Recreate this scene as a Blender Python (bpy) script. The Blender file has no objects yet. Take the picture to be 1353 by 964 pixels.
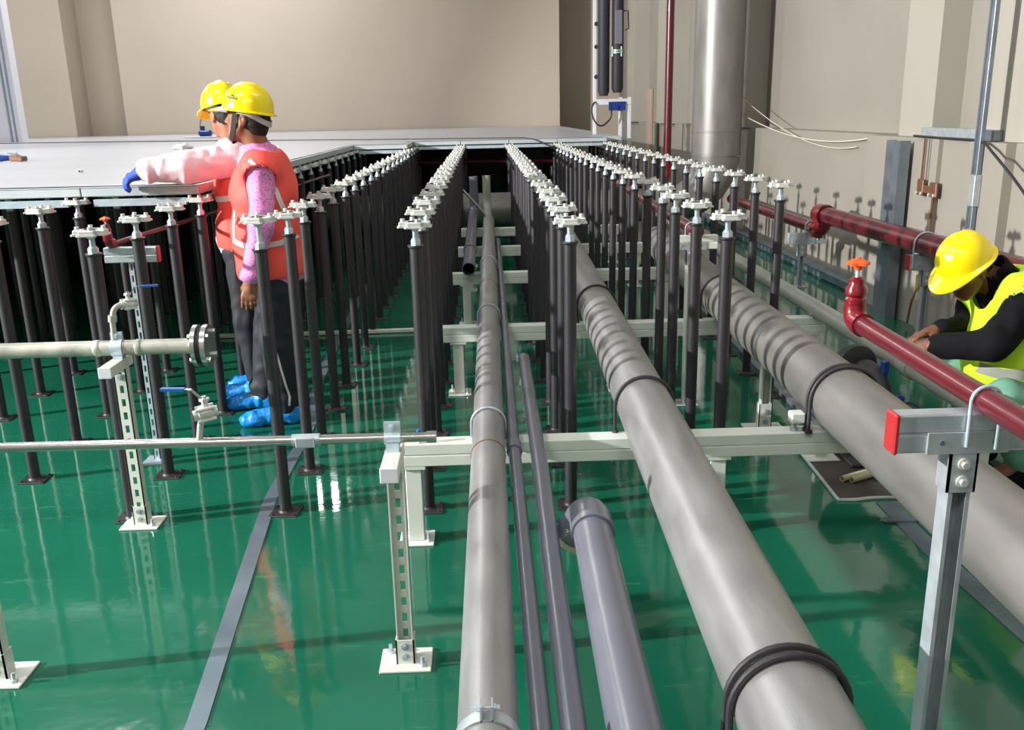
import bpy, math, random
import numpy as np
from mathutils import Vector, Matrix
from mathutils.bvhtree import BVHTree

random.seed(7)
SC = bpy.context.scene
COL = SC.collection
PI = math.pi

# ------------------------------------------------------------------ camera
CAM_H = 1.54415
cam_d = bpy.data.cameras.new('camera')
cam_o = bpy.data.objects.new('camera', cam_d)
COL.objects.link(cam_o)
cam_d.sensor_fit = 'HORIZONTAL'
cam_d.sensor_width = 36.0
cam_d.lens = 33.292
cam_d.shift_y = 0.0298
cam_d.clip_start = 0.05
cam_d.clip_end = 200
_r = Vector((0.999271, -0.031134, -0.022081))
_u = Vector((0.03006, 0.285402, 0.957936))
_f = Vector((0.023522, 0.957902, -0.28613))
cam_o.matrix_world = Matrix(((_r.x, _u.x, -_f.x, 0), (_r.y, _u.y, -_f.y, 0), (_r.z, _u.z, -_f.z, CAM_H), (0, 0, 0, 1)))
SC.camera = cam_o

# ------------------------------------------------------------------ view, world, lights
SC.view_settings.view_transform = 'Standard'
SC.view_settings.look = 'None'
SC.view_settings.gamma = 1.0
SC.view_settings.use_curve_mapping = False
SC.view_settings.exposure = 0.15
world = bpy.data.worlds.new('World')
SC.world = world
world.use_nodes = True
world.node_tree.nodes['Background'].inputs[0].default_value = (0.9, 0.95, 1.0, 1)
world.node_tree.nodes['Background'].inputs[1].default_value = 0.03

CEIL_Z = 7.0
def area_light(name, loc, target, sx, sy, power, color=(1, 1, 1)):
    d = bpy.data.lights.new(name, 'AREA'); d.shape = 'RECTANGLE'; d.size = sx; d.size_y = sy
    d.energy = power; d.color = color
    o = bpy.data.objects.new(name, d); COL.objects.link(o); o.location = loc
    o.rotation_euler = (Vector(target) - Vector(loc)).to_track_quat('-Z', 'Y').to_euler()
    return o
# daylight / flood lighting that reaches the hall from the far left side
spot_d = bpy.data.lights.new('flood_lamp', 'SPOT')
spot_d.energy = 15000; spot_d.spot_size = math.radians(62); spot_d.spot_blend = 0.3; spot_d.shadow_soft_size = 0.12
spot_d.color = (1.0, 0.98, 0.96)
spot_o = bpy.data.objects.new('flood_lamp', spot_d); COL.objects.link(spot_o)
spot_o.location = (-13.0, 0.8, 4.6)
spot_o.rotation_euler = (Vector((-0.9, 8.0, 1.3)) - Vector((-13.0, 0.8, 4.6))).to_track_quat('-Z', 'Y').to_euler()
LAMP_POWER = 140
LAMPS = [(-10, 3.5, 1), (-10, 11, 1.2), (-11, 18.5, 1.2), (-6, 18.5, 1.2), (-4.6, 20.6, 1.1), (-4, 2.5, 1), (1.6, 3.0, .2), (-5, 11, 1.2), (-3, -3.5, 1.5), (0.5, -3.4, .55)]  # last two, behind the camera, are added as frontal fill

# ------------------------------------------------------------------ materials
def hexc(r, g, b):
    def f(c):
        c /= 255.0
        return c / 12.92 if c <= 0.04045 else ((c + 0.055) / 1.055) ** 2.4
    return (f(r), f(g), f(b), 1)

MATS = {}
def mat(name, col, rough=0.5, metal=0.0, spec=0.5, var=0.0, scale=8.0, stretch=(1, 1, 1), bump=0.0, bscale=60.0, coat=0.0, rvar=0.0, emit=None):
    m = bpy.data.materials.new(name); m.use_nodes = True
    nt = m.node_tree; N = nt.nodes; L = nt.links
    b = N['Principled BSDF']
    c = col if len(col) == 4 else (*col, 1)
    b.inputs['Base Color'].default_value = c
    b.inputs['Roughness'].default_value = rough
    b.inputs['Metallic'].default_value = metal
    b.inputs['Specular IOR Level'].default_value = spec
    b.inputs['Coat Weight'].default_value = coat
    if emit:
        b.inputs['Emission Color'].default_value = c; b.inputs['Emission Strength'].default_value = emit
    if var or bump or rvar:
        tc = N.new('ShaderNodeTexCoord'); mp = N.new('ShaderNodeMapping')
        mp.inputs['Scale'].default_value = stretch
        L.new(tc.outputs['Object'], mp.inputs['Vector'])
        nz = N.new('ShaderNodeTexNoise'); nz.inputs['Scale'].default_value = scale; nz.inputs['Detail'].default_value = 5
        L.new(mp.outputs['Vector'], nz.inputs['Vector'])
        if var:
            cr = N.new('ShaderNodeValToRGB')
            cr.color_ramp.elements[0].position = 0.3; cr.color_ramp.elements[1].position = 0.7
            lo = tuple(max(0, x * (1 - var)) for x in c[:3]); hi = tuple(min(1, x * (1 + var)) for x in c[:3])
            cr.color_ramp.elements[0].color = (*lo, 1); cr.color_ramp.elements[1].color = (*hi, 1)
            L.new(nz.outputs['Fac'], cr.inputs['Fac']); L.new(cr.outputs['Color'], b.inputs['Base Color'])
        if rvar:
            mr = N.new('ShaderNodeMapRange'); mr.inputs['To Min'].default_value = max(0.02, rough - rvar); mr.inputs['To Max'].default_value = rough + rvar
            L.new(nz.outputs['Fac'], mr.inputs['Value']); L.new(mr.outputs['Result'], b.inputs['Roughness'])
        if bump:
            n2 = N.new('ShaderNodeTexNoise'); n2.inputs['Scale'].default_value = bscale; n2.inputs['Detail'].default_value = 4
            L.new(mp.outputs['Vector'], n2.inputs['Vector'])
            bp = N.new('ShaderNodeBump'); bp.inputs['Strength'].default_value = bump; bp.inputs['Distance'].default_value = 0.01
            L.new(n2.outputs['Fac'], bp.inputs['Height']); L.new(bp.outputs['Normal'], b.inputs['Normal'])
    MATS[name] = m
    return m

M_WALL = mat('beige_wall_paint', hexc(192, 178, 163), 0.7, var=0.035, scale=0.6, bump=0.04, bscale=30)
M_WALLR = mat('grey_beige_wall_paint', hexc(150, 144, 134), 0.7, var=0.05, scale=1.1, bump=0.05, bscale=25)
M_WALLP = mat('pale_column_paint', hexc(166, 161, 150), 0.65, var=0.04, scale=1.0)
M_CEIL = mat('ceiling_paint', hexc(176, 178, 172), 0.8, var=0.04, scale=0.5)
M_FRAME = mat('white_partition_frame', hexc(214, 214, 222), 0.4)
M_FGREY = mat('grey_seal', hexc(140, 146, 165), 0.5)
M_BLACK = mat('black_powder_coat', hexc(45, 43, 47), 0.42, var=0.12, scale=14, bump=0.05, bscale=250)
M_BLACKP = mat('black_plate_paint', hexc(46, 43, 46), 0.5, var=0.1, scale=30)
M_ZINC = mat('zinc_plated_steel', hexc(196, 210, 220), 0.3, metal=0.4, var=0.1, scale=30)
M_HEAD = mat('cast_aluminium', hexc(204, 206, 202), 0.42, metal=0.3, var=0.08, scale=40)
M_GALV = mat('galvanised_steel', hexc(182, 190, 195), 0.36, metal=0.45, var=0.14, scale=22, rvar=0.1)
M_GALVD = mat('dull_galvanised_steel', hexc(132, 142, 152), 0.42, metal=0.65, var=0.15, scale=9, rvar=0.1)
M_SS = mat('stainless_pipe', hexc(152, 151, 151), 0.36, metal=0.45, var=0.15, scale=6, stretch=(3.5, 0.6, 3.5), rvar=0.12, bump=0.05, bscale=90)
M_SSC = mat('dull_stained_steel_pipe', hexc(124, 121, 118), 0.45, metal=0.35, var=0.16, scale=4, stretch=(3, 0.8, 3), rvar=0.1, bump=0.03, bscale=60)
M_SSD = mat('dull_stainless_duct', hexc(136, 134, 130), 0.44, metal=0.5, var=0.15, scale=4, stretch=(2, 2, 0.5), rvar=0.1)
M_SSB = mat('polished_stainless', hexc(186, 184, 182), 0.25, metal=0.85, var=0.05, scale=20)
M_PIPEO = mat('weathered_steel_pipe', hexc(172, 171, 160), 0.45, metal=0.3, var=0.3, scale=12, rvar=0.1)
M_PVC = mat('grey_pvc', hexc(102, 103, 114), 0.24, spec=0.55, var=0.05, scale=6, rvar=0.05)
M_PVCD = mat('dark_pvc_bore', hexc(40, 40, 44), 0.6)
M_PVCL = mat('light_grey_pvc', hexc(150, 152, 142), 0.38, var=0.06, scale=6)
M_PVCC = mat('cream_pvc', hexc(205, 197, 165), 0.4, var=0.05, scale=20)
M_CREAM = mat('cream_strut_paint', hexc(214, 217, 207), 0.42, var=0.04, scale=12)
M_CREAMD = mat('strut_inner_shadow_gap', hexc(120, 122, 108), 0.6)
M_RED = mat('maroon_fire_pipe_paint', hexc(92, 25, 36), 0.28, spec=0.5, var=0.1, scale=9, coat=0.2)
M_REDV = mat('red_valve_paint', hexc(120, 21, 33), 0.25, var=0.1, scale=20, coat=0.3)
M_REDCAP = mat('red_plastic_cap', hexc(168, 38, 42), 0.4)
M_ORANGE = mat('orange_handwheel', hexc(245, 92, 38), 0.35)
M_RUBBER = mat('black_rubber', hexc(44, 43, 46), 0.55, var=0.1, scale=30)
M_STRIP = mat('grey_metal_strip', hexc(112, 128, 138), 0.4, metal=0.45, var=0.12, scale=6, rvar=0.12)
M_PANEL = mat('panel_edge_steel', hexc(190, 198, 200), 0.45, metal=0.25, var=0.05, scale=10)
M_SHEET = mat('white_protective_film', hexc(184, 184, 190), 0.34, spec=0.5, var=0.05, scale=1.6, stretch=(0.25, 1.6, 1), bump=0.25, bscale=3.0)
M_INSUL = mat('black_pipe_insulation', hexc(44, 42, 50), 0.55, var=0.1, scale=30)
M_BLUE = mat('blue_plastic', hexc(20, 88, 170), 0.35)
M_BLUED = mat('dark_blue_plastic', hexc(22, 52, 130), 0.35)
M_COPPER = mat('brown_copper', hexc(128, 92, 70), 0.4, metal=0.4, var=0.15, scale=40)
M_MAT = mat('dark_brown_mat', hexc(74, 68, 64), 0.7, var=0.15, scale=10)
M_MATE = mat('pale_mat_edge', hexc(196, 200, 198), 0.6)
M_WIREW = mat('white_wire', hexc(214, 208, 190), 0.5)
M_WIREB = mat('black_cable', hexc(36, 34, 36), 0.5)
M_SKIN = mat('brown_skin', hexc(140, 92, 66), 0.5, var=0.08, scale=30)
M_SKIN2 = mat('lighter_brown_skin', hexc(166, 108, 82), 0.5, var=0.06, scale=30)
M_SKIN3 = mat('dark_brown_skin', hexc(112, 72, 54), 0.5, var=0.08, scale=30)
M_HAIR = mat('black_hair', hexc(13, 12, 13), 0.6, bump=0.3, bscale=220)
M_HELM = mat('yellow_helmet_plastic', hexc(250, 222, 8), 0.25, spec=0.5, coat=0.2)
M_HMARK = mat('dark_helmet_print', hexc(70, 62, 20), 0.5)
M_HBAND = mat('grey_headband', hexc(186, 190, 198), 0.5)
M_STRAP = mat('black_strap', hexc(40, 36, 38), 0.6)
M_CORAL = mat('coral_vest_fabric', hexc(255, 86, 76), 0.65, var=0.05, scale=9, bump=0.15, bscale=40)
M_REFL = mat('silver_reflective_tape', hexc(226, 214, 214), 0.4)
M_REFLG = mat('grey_reflective_tape', hexc(150, 152, 142), 0.4)
M_NEON = mat('neon_yellow_fabric', hexc(196, 240, 40), 0.6, var=0.06, scale=12, bump=0.15, bscale=40)
M_PINK2 = mat('pale_pink_cotton', hexc(236, 208, 216), 0.75, var=0.04, scale=10, bump=0.2, bscale=30)
M_NAVY = mat('navy_trouser_fabric', hexc(31, 32, 41), 0.7, var=0.15, scale=14, bump=0.2, bscale=30)
M_BLKCL = mat('black_cotton', hexc(13, 12, 16), 0.9, spec=0.2, var=0.15, scale=14, bump=0.2, bscale=40)
M_MINT = mat('mint_green_fabric', hexc(104, 156, 134), 0.7, var=0.1, scale=14)
M_SHOEC = mat('blue_shoe_cover_film', hexc(28, 140, 226), 0.3, var=0.1, scale=26, bump=0.5, bscale=60)
M_GLOVE = mat('blue_glove_knit', hexc(40, 74, 178), 0.7, var=0.06, scale=40)
M_EYE = mat('eye_white', hexc(215, 210, 200), 0.3)
M_LAMP = mat('lamp_diffuser', (1, 0.98, 0.94), 0.5, emit=3.0)
M_CLEAR = mat('crumpled_clear_film', hexc(214, 216, 220), 0.2, spec=0.7)
M_YTAG = mat('yellow_tag', hexc(200, 180, 60), 0.5)

def pink_dot_material():
    m = mat('pink_patterned_cotton', hexc(224, 130, 190), 0.75)
    nt = m.node_tree; N = nt.nodes; L = nt.links; b = N['Principled BSDF']
    tc = N.new('ShaderNodeTexCoord'); v = N.new('ShaderNodeTexVoronoi'); v.inputs['Scale'].default_value = 95
    L.new(tc.outputs['Object'], v.inputs['Vector'])
    cr = N.new('ShaderNodeValToRGB')
    cr.color_ramp.elements[0].position = 0.22; cr.color_ramp.elements[0].color = hexc(150, 92, 165)
    cr.color_ramp.elements[1].position = 0.42; cr.color_ramp.elements[1].color = hexc(232, 142, 198)
    L.new(v.outputs['Distance'], cr.inputs['Fac']); L.new(cr.outputs['Color'], b.inputs['Base Color'])
    return m
M_PINK = pink_dot_material()

def floor_material():
    m = bpy.data.materials.new('green_epoxy'); m.use_nodes = True
    nt = m.node_tree; N = nt.nodes; L = nt.links; b = N['Principled BSDF']
    tc = N.new('ShaderNodeTexCoord')
    n1 = N.new('ShaderNodeTexNoise'); n1.inputs['Scale'].default_value = 0.9; n1.inputs['Detail'].default_value = 6
    L.new(tc.outputs['Object'], n1.inputs['Vector'])
    cr = N.new('ShaderNodeValToRGB')
    cr.color_ramp.elements[0].position = 0.3; cr.color_ramp.elements[0].color = hexc(14, 88, 66)
    cr.color_ramp.elements[1].position = 0.75; cr.color_ramp.elements[1].color = hexc(30, 108, 84)
    L.new(n1.outputs['Fac'], cr.inputs['Fac'])
    # scuffs: pale worn strokes, strengthened to stand in for pale reflected bands
    mp = N.new('ShaderNodeMapping'); mp.inputs['Scale'].default_value = (1.0, 5.0, 1.0); mp.inputs['Rotation'].default_value = (0, 0, 0.3)
    L.new(tc.outputs['Object'], mp.inputs['Vector'])
    n2 = N.new('ShaderNodeTexNoise'); n2.inputs['Scale'].default_value = 3.2; n2.inputs['Detail'].default_value = 9; n2.inputs['Roughness'].default_value = 0.7
    L.new(mp.outputs['Vector'], n2.inputs['Vector'])
    c2 = N.new('ShaderNodeValToRGB')
    c2.color_ramp.elements[0].position = 0.60; c2.color_ramp.elements[0].color = (0, 0, 0, 1)
    c2.color_ramp.elements[1].position = 0.82; c2.color_ramp.elements[1].color = (0.6, 0.6, 0.6, 1)
    L.new(n2.outputs['Fac'], c2.inputs['Fac'])
    mx = N.new('ShaderNodeMix'); mx.data_type = 'RGBA'
    mx.inputs[7].default_value = hexc(96, 168, 138)
    L.new(c2.outputs['Color'], mx.inputs[0]); L.new(cr.outputs['Color'], mx.inputs[6]); L.new(mx.outputs[2], b.inputs['Base Color'])
    mr = N.new('ShaderNodeMapRange'); mr.inputs['To Min'].default_value = 0.03; mr.inputs['To Max'].default_value = 0.10
    L.new(n1.outputs['Fac'], mr.inputs['Value']); L.new(mr.outputs['Result'], b.inputs['Roughness'])
    b.inputs['Specular IOR Level'].default_value = 0.62
    n3 = N.new('ShaderNodeTexNoise'); n3.inputs['Scale'].default_value = 16; n3.inputs['Detail'].default_value = 4
    L.new(tc.outputs['Object'], n3.inputs['Vector'])
    bp = N.new('ShaderNodeBump'); bp.inputs['Strength'].default_value = 0.05; bp.inputs['Distance'].default_value = 0.01
    L.new(n3.outputs['Fac'], bp.inputs['Height']); L.new(bp.outputs['Normal'], b.inputs['Normal'])
    return m
M_FLOOR = floor_material()

# ------------------------------------------------------------------ mesh builder
def V(*a): return Vector(a)
def perp(d):
    d = Vector(d).normalized()
    a = Vector((0, 0, 1)) if abs(d.z) < 0.9 else Vector((1, 0, 0))
    x = d.cross(a).normalized(); y = d.cross(x).normalized()
    return x, y

class MB:
    def __init__(s): s.v = []; s.f = []
    def add(s, vs, fs):
        o = len(s.v); s.v += [Vector(v) for v in vs]; s.f += [tuple(i + o for i in f) for f in fs]; return s
    def box(s, x0, x1, y0, y1, z0, z1, M=None, bev=0.0):
        if bev <= 0:
            vs = [(x, y, z) for z in (z0, z1) for y in (y0, y1) for x in (x0, x1)]
            fs = [(0, 2, 3, 1), (4, 5, 7, 6), (0, 1, 5, 4), (2, 6, 7, 3), (0, 4, 6, 2), (1, 3, 7, 5)]
        else:
            # chamfered box: each corner gives three points
            vs = []; idx = {}
            for ix, x in enumerate((x0, x1)):
                for iy, y in enumerate((y0, y1)):
                    for iz, z in enumerate((z0, z1)):
                        sx = bev if ix == 0 else -bev; sy = bev if iy == 0 else -bev; sz = bev if iz == 0 else -bev
                        for a, p in enumerate(((x, y + sy, z + sz), (x + sx, y, z + sz), (x + sx, y + sy, z))):
                            idx[(ix, iy, iz, a)] = len(vs); vs.append(p)
            g = lambda *k: idx[k]
            fs = []
            for ix in (0, 1):
                q = [g(ix, 0, 0, 0), g(ix, 1, 0, 0), g(ix, 1, 1, 0), g(ix, 0, 1, 0)]; fs.append(tuple(q if ix else q[::-1]))
            for iy in (0, 1):
                q = [g(0, iy, 0, 1), g(0, iy, 1, 1), g(1, iy, 1, 1), g(1, iy, 0, 1)]; fs.append(tuple(q if iy else q[::-1]))
            for iz in (0, 1):
                q = [g(0, 0, iz, 2), g(1, 0, iz, 2), g(1, 1, iz, 2), g(0, 1, iz, 2)]; fs.append(tuple(q if iz else q[::-1]))
            for a in (0, 1):
                for b in (0, 1):
                    fs.append((g(a, b, 0, 0), g(a, b, 1, 0), g(a, b, 1, 1), g(a, b, 0, 1)))
                    fs.append((g(a, 0, b, 0), g(a, 1, b, 0), g(a, 1, b, 2), g(a, 0, b, 2)))
                    fs.append((g(0, a, b, 1), g(1, a, b, 1), g(1, a, b, 2), g(0, a, b, 2)))
            for ix in (0, 1):
                for iy in (0, 1):
                    for iz in (0, 1):
                        fs.append((g(ix, iy, iz, 0), g(ix, iy, iz, 1), g(ix, iy, iz, 2)))
        if M is not None: vs = [M @ Vector(v) for v in vs]
        return s.add(vs, fs)
    def cyl(s, a, b, r0, r1=None, n=16, cap=True, ph=0.0):
        a = Vector(a); b = Vector(b); r1 = r0 if r1 is None else r1
        x, y = perp(b - a); vs = []
        for p, r in ((a, r0), (b, r1)):
            for i in range(n):
                t = 2 * PI * i / n + ph; vs.append(p + x * (r * math.cos(t)) + y * (r * math.sin(t)))
        fs = [(i, i + n, (i + 1) % n + n, (i + 1) % n) for i in range(n)]
        if cap: fs += [tuple(range(n)), tuple(range(2 * n - 1, n - 1, -1))]
        return s.add(vs, fs)
    def lathe(s, a, d, prof, n=20, closed=False):
        # prof: list of (along, radius) about axis d from a
        a = Vector(a); d = Vector(d).normalized(); x, y = perp(d); vs = []; fs = []
        m = len(prof)
        for (t, r) in prof:
            for i in range(n):
                q = 2 * PI * i / n; vs.append(a + d * t + x * (r * math.cos(q)) + y * (r * math.sin(q)))
        for k in range(m - 1 if not closed else m):
            k2 = (k + 1) % m
            for i in range(n):
                j = (i + 1) % n; fs.append((k * n + i, k2 * n + i, k2 * n + j, k * n + j))
        if not closed:
            if prof[0][1] > 1e-6: fs.append(tuple(range(n)))
            if prof[-1][1] > 1e-6: fs.append(tuple(range(m * n - 1, (m - 1) * n - 1, -1)))
        return s.add(vs, fs)
    def pipe(s, pts, r, n=24, wall=0.0, cap=True):
        # swept round tube along pts; wall>0 leaves the ends open with a real wall thickness
        pts = [Vector(p) for p in pts]; m = len(pts)
        tang = []
        for i in range(m):
            t = (pts[min(i + 1, m - 1)] - pts[max(i - 1, 0)]).normalized(); tang.append(t)
        x, y = perp(tang[0]); frames = [(x, y)]
        for i in range(1, m):
            q = tang[i - 1].rotation_difference(tang[i]); x = q @ frames[-1][0]; y = q @ frames[-1][1]; frames.append((x, y))
        rr = r if hasattr(r, '__len__') else [r] * m
        def ring(i, rad): return [pts[i] + frames[i][0] * (rad * math.cos(2 * PI * k / n)) + frames[i][1] * (rad * math.sin(2 * PI * k / n)) for k in range(n)]
        vs = []; fs = []
        for i in range(m): vs += ring(i, rr[i])
        for i in range(m - 1):
            for k in range(n):
                j = (k + 1) % n; fs.append((i * n + k, (i + 1) * n + k, (i + 1) * n + j, i * n + j))
        if wall > 0:
            o = len(vs)
            for i in range(m): vs += ring(i, rr[i] - wall)
            for i in range(m - 1):
                for k in range(n):
                    j = (k + 1) % n; fs.append((o + i * n + k, o + i * n + j, o + (i + 1) * n + j, o + (i + 1) * n + k))
            for k in range(n):
                j = (k + 1) % n
                fs.append((k, j, o + j, o + k)); e = (m - 1) * n; fs.append((e + k, o + e + k, o + e + j, e + j))
        elif cap:
            fs.append(tuple(range(n))); fs.append(tuple(range(m * n - 1, (m - 1) * n - 1, -1)))
        return s.add(vs, fs)
    def prism(s, poly, a, ex, ey, ez, depth):
        # 2-D polygon poly in (ex,ey) at a, extruded along ez
        a = Vector(a); ex = Vector(ex); ey = Vector(ey); ez = Vector(ez); n = len(poly)
        vs = [a + ex * p[0] + ey * p[1] for p in poly] + [a + ex * p[0] + ey * p[1] + ez * depth for p in poly]
        fs = [(i, (i + 1) % n, (i + 1) % n + n, i + n) for i in range(n)] + [tuple(range(n - 1, -1, -1)), tuple(range(n, 2 * n))]
        return s.add(vs, fs)
    def build(s, name, material, parent=None, origin=None, sharp=35, flat=False):
        off = Vector((0, 0, 0))
        p = parent
        while p is not None: off = off + p.location; p = p.parent
        if origin is not None: off = off + Vector(origin)
        me = bpy.data.meshes.new(name)
        me.from_pydata([tuple(v - off) for v in s.v], [], s.f)
        me.materials.append(material)
        import bmesh
        bm = bmesh.new(); bm.from_mesh(me); bmesh.ops.recalc_face_normals(bm, faces=bm.faces); bm.to_mesh(me); bm.free()
        if not flat:
            me.polygons.foreach_set('use_smooth', [True] * len(me.polygons))
            me.set_sharp_from_angle(angle=math.radians(sharp))
        o = bpy.data.objects.new(name, me); COL.objects.link(o)
        if parent is not None: o.parent = parent
        if origin is not None: o.location = origin
        return o

def thing(name, label, cat, loc, group=None):
    o = bpy.data.objects.new(name, None); COL.objects.link(o); o.location = loc; o.empty_display_size = 0.05
    o['label'] = label; o['category'] = cat
    if group: o['group'] = group
    return o
def tag(o, label, cat, group=None):
    o['label'] = label; o['category'] = cat
    if group: o['group'] = group
    return o
def struct(o):
    o['kind'] = 'structure'; return o
def dup(root, loc, rotz=0.0, label=None, group=None):
    r = root.copy(); COL.objects.link(r); r.location = loc; r.rotation_euler = (0, 0, rotz)
    if label: r['label'] = label
    if group: r['group'] = group
    for ch in list(root.children):
        c = ch.copy(); COL.objects.link(c); c.parent = r
        for g in list(ch.children):
            d = g.copy(); COL.objects.link(d); d.parent = c
    return r
def arc(c, r, a0, a1, n, ex, ey):
    c = Vector(c); ex = Vector(ex); ey = Vector(ey)
    return [c + ex * (r * math.cos(a0 + (a1 - a0) * i / n)) + ey * (r * math.sin(a0 + (a1 - a0) * i / n)) for i in range(n + 1)]
def bez(p0, p1, p2, p3, n=16):
    p0, p1, p2, p3 = map(Vector, (p0, p1, p2, p3)); out = []
    for i in range(n + 1):
        t = i / n; u = 1 - t
        out.append(p0 * u ** 3 + p1 * (3 * u * u * t) + p2 * (3 * u * t * t) + p3 * t ** 3)
    return out

# ------------------------------------------------------------------ the setting
WBL, WBR = -9.34, -8.19
struct(MB().box(-16, 4, -6, 25, -0.1, 0).build('floor', M_FLOOR, flat=True))
struct(MB().box(-16, 4, -6, 25, CEIL_Z, CEIL_Z + 0.1).build('ceiling', M_CEIL, flat=True))
b = MB()
b.box(-16, WBL, 23.0, 24.2, 0, CEIL_Z); b.box(WBL, WBR, 23.9, 24.2, 0, CEIL_Z); b.box(WBR, 1.83, 23.0, 23.6, 0, CEIL_Z)
b.box(1.83, 4, 24.3, 24.6, 0, CEIL_Z); b.box(1.63, 1.83, 23.6, 24.6, 0, CEIL_Z)
struct(b.build('wall_back', M_WALL, flat=True))
struct(MB().box(-16.2, -16, -6, 25, 0, CEIL_Z).build('wall_left', M_WALL, flat=True))
struct(MB().box(-16, 4, -6.2, -6, 0, CEIL_Z).build('wall_front', M_WALL, flat=True))
struct(MB().box(3.4, 3.7, -6, 25, 0, CEIL_Z).build('wall_right', M_WALLR, flat=True))
b = MB()                                             # lower, thicker part of the right wall
b.box(3.2, 3.4, 7.75, 22.5, 0, 1.31); b.box(3.08, 3.4, -6, 7.75, 0, 1.31); b.box(3.02, 3.1, 5.55, 5.98, 0, 1.31); b.box(3.05, 3.12, 6.45, 6.55, 0, 1.31)
struct(b.build('trim_1', M_WALLR, flat=True))
for k, (y0, y1, xf) in enumerate(((11.7, 12.95, 3.16), (6.9, 7.45, 3.2), (5.62, 6.15, 3.16), (16.2, 17.4, 3.1), (20.0, 21.0, 3.1))):
    struct(MB().box(xf, 3.4, y0, y1, 1.31, CEIL_Z).build('trim_%d' % (k + 2), M_WALLP, flat=True))
struct(MB().box(-16, 1.83, 22.9, 22.99, 0, 1.17).build('trim_9', M_STRAP, flat=True))  # dark board added to stand in for the shade under the raised floor
struct(MB().box(3.09, 3.2, 7.75, 20.0, 0, 0.1, bev=0.02).build('baseboard_right', M_STRIP))
b = MB(); b.box(-8.85, -8.24, 17.86, 18.1, 1.226, CEIL_Z)
struct(b.build('trim_7', M_FRAME, flat=True))
b = MB(); b.box(-8.43, -8.40, 17.835, 17.86, 1.226, CEIL_Z); b.box(-8.345, -8.32, 17.835, 17.86, 1.226, CEIL_Z)
struct(b.build('trim_8', M_FGREY, flat=True))

def lamp(x, y, i, k=1.0):
    t = thing('ceiling_light', 'unseen square white ceiling light panel high above the hall', 'light', (x, y, CEIL_Z), 'ceiling lights above the hall')
    MB().box(x - 1.22, x + 1.22, y - .55, y + .55, CEIL_Z - .07, CEIL_Z, bev=.01).build('frame', M_FRAME, t)
    MB().box(x - 1.17, x + 1.17, y - .5, y + .5, CEIL_Z - .075, CEIL_Z - .068).build('diffuser', M_LAMP, t, flat=True)
    area_light('ceiling_light_glow', (x, y, CEIL_Z - .1), (x, y, 0), 2.3, .95, LAMP_POWER * k, (0.96, 0.99, 1.0))
for i, (x, y, k) in enumerate(LAMPS): lamp(x, y, i, k)

# ------------------------------------------------------------------ grid of the raised floor
X0, Y0, SX, SY = -0.2658, 3.5917, 0.6, 0.47488
HEAD_Z = 1.163                                    # top face of the cross heads
def gx(c): return X0 + c * SX + (0.02 if c == 3 else 0.0) + (0.015 if c == -1 else 0.0)
def gy(r): return Y0 + r * SY

def make_pedestal():
    t = thing('floor_pedestal', '', 'pedestal', (0, 0, 0), 'raised floor pedestals')
    b = MB(); b.box(-.058, .058, -.058, .058, 0, .006, bev=.002)
    for sx in (-.043, .043):
        for sy in (-.043, .043): b.cyl((sx, sy, .006), (sx, sy, .011), .006, n=6)
    b.lathe((0, 0, .006), (0, 0, 1), [(0, .031), (.008, .026)], 16)
    b.build('base_plate', M_BLACKP, t)
    MB().cyl((0, 0, .006), (0, 0, 1.062), .0243, n=20).build('tube', M_BLACK, t)
    MB().lathe((0, 0, 1.056), (0, 0, 1), [(0, .0255), (.006, .0255), (.012, .0315), (.018, .0315), (.0185, .014)], 20).build('collar', M_BLACK, t)
    b = MB(); b.cyl((0, 0, 1.074), (0, 0, 1.094), .02, n=6); b.lathe((0, 0, 1.094), (0, 0, 1), [(0, .016), (.006, .0145)], 12)
    b.build('lock_nut', M_ZINC, t)
    b = MB(); b.cyl((0, 0, 1.094), (0, 0, 1.142), .0105, n=12)
    b.build('stud', M_ZINC, t)
    b = MB()
    b.lathe((0, 0, 1.128), (0, 0, 1), [(0, .012), (.012, .024), (.014, .03)], 12)
    for k in range(4):
        a = k * PI / 2; M = Matrix.Rotation(a, 4, 'Z')
        b.box(-.012, .058, -.027, .027, 1.142, 1.163, M, bev=.003)
        # lug wings and clamping bolts at the arm end
        b.prism([(.02, -.027), (.058, -.036), (.064, -.03), (.064, .03), (.058, .036), (.02, .027)], M @ Vector((0, 0, 1.142)), M.to_3x3() @ Vector((1, 0, 0)), M.to_3x3() @ Vector((0, 1, 0)), (0, 0, 1), .006)
        c = M @ Vector((.044, .012, 0)); b.cyl((c.x, c.y, 1.163), (c.x, c.y, 1.175), .0085, n=8)
    b.build('cross_head', M_HEAD, t)
    return t
PROTO = make_pedestal()
# one taller-screwed variant of the stud and head stands beside the workers
ORD = ['front', 'second', 'third', 'fourth', 'fifth', 'sixth', 'seventh', 'eighth', 'ninth', 'tenth', 'eleventh', 'twelfth', 'thirteenth', 'fourteenth', 'fifteenth',
       'sixteenth', 'seventeenth', 'eighteenth', 'nineteenth', 'twentieth', 'twenty-first', 'twenty-second', 'twenty-third', 'twenty-fourth', 'twenty-fifth']
ROWN = {-2: 'row left of the two standing workers', -1: 'row at the right of the two standing workers',
        0: 'row along the left of the central pipes', 1: 'row left of the first thick steel pipe', 2: 'row between the two thick steel pipes', 3: 'row closest to the right wall',
        -3: 'second row left of the workers', -4: 'third row left of the workers', -5: 'fourth row left of the workers', -6: 'fifth row left of the workers', -7: 'sixth row left of the workers'}
RANGE = {-2: (0, 18), -1: (0, 20), 0: (0, 24), 1: (0, 24), 2: (0, 23), 3: (3, 22), -3: (1, 16), -4: (3, 14), -5: (5, 14), -6: (7, 13), -7: (9, 13)}
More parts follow.
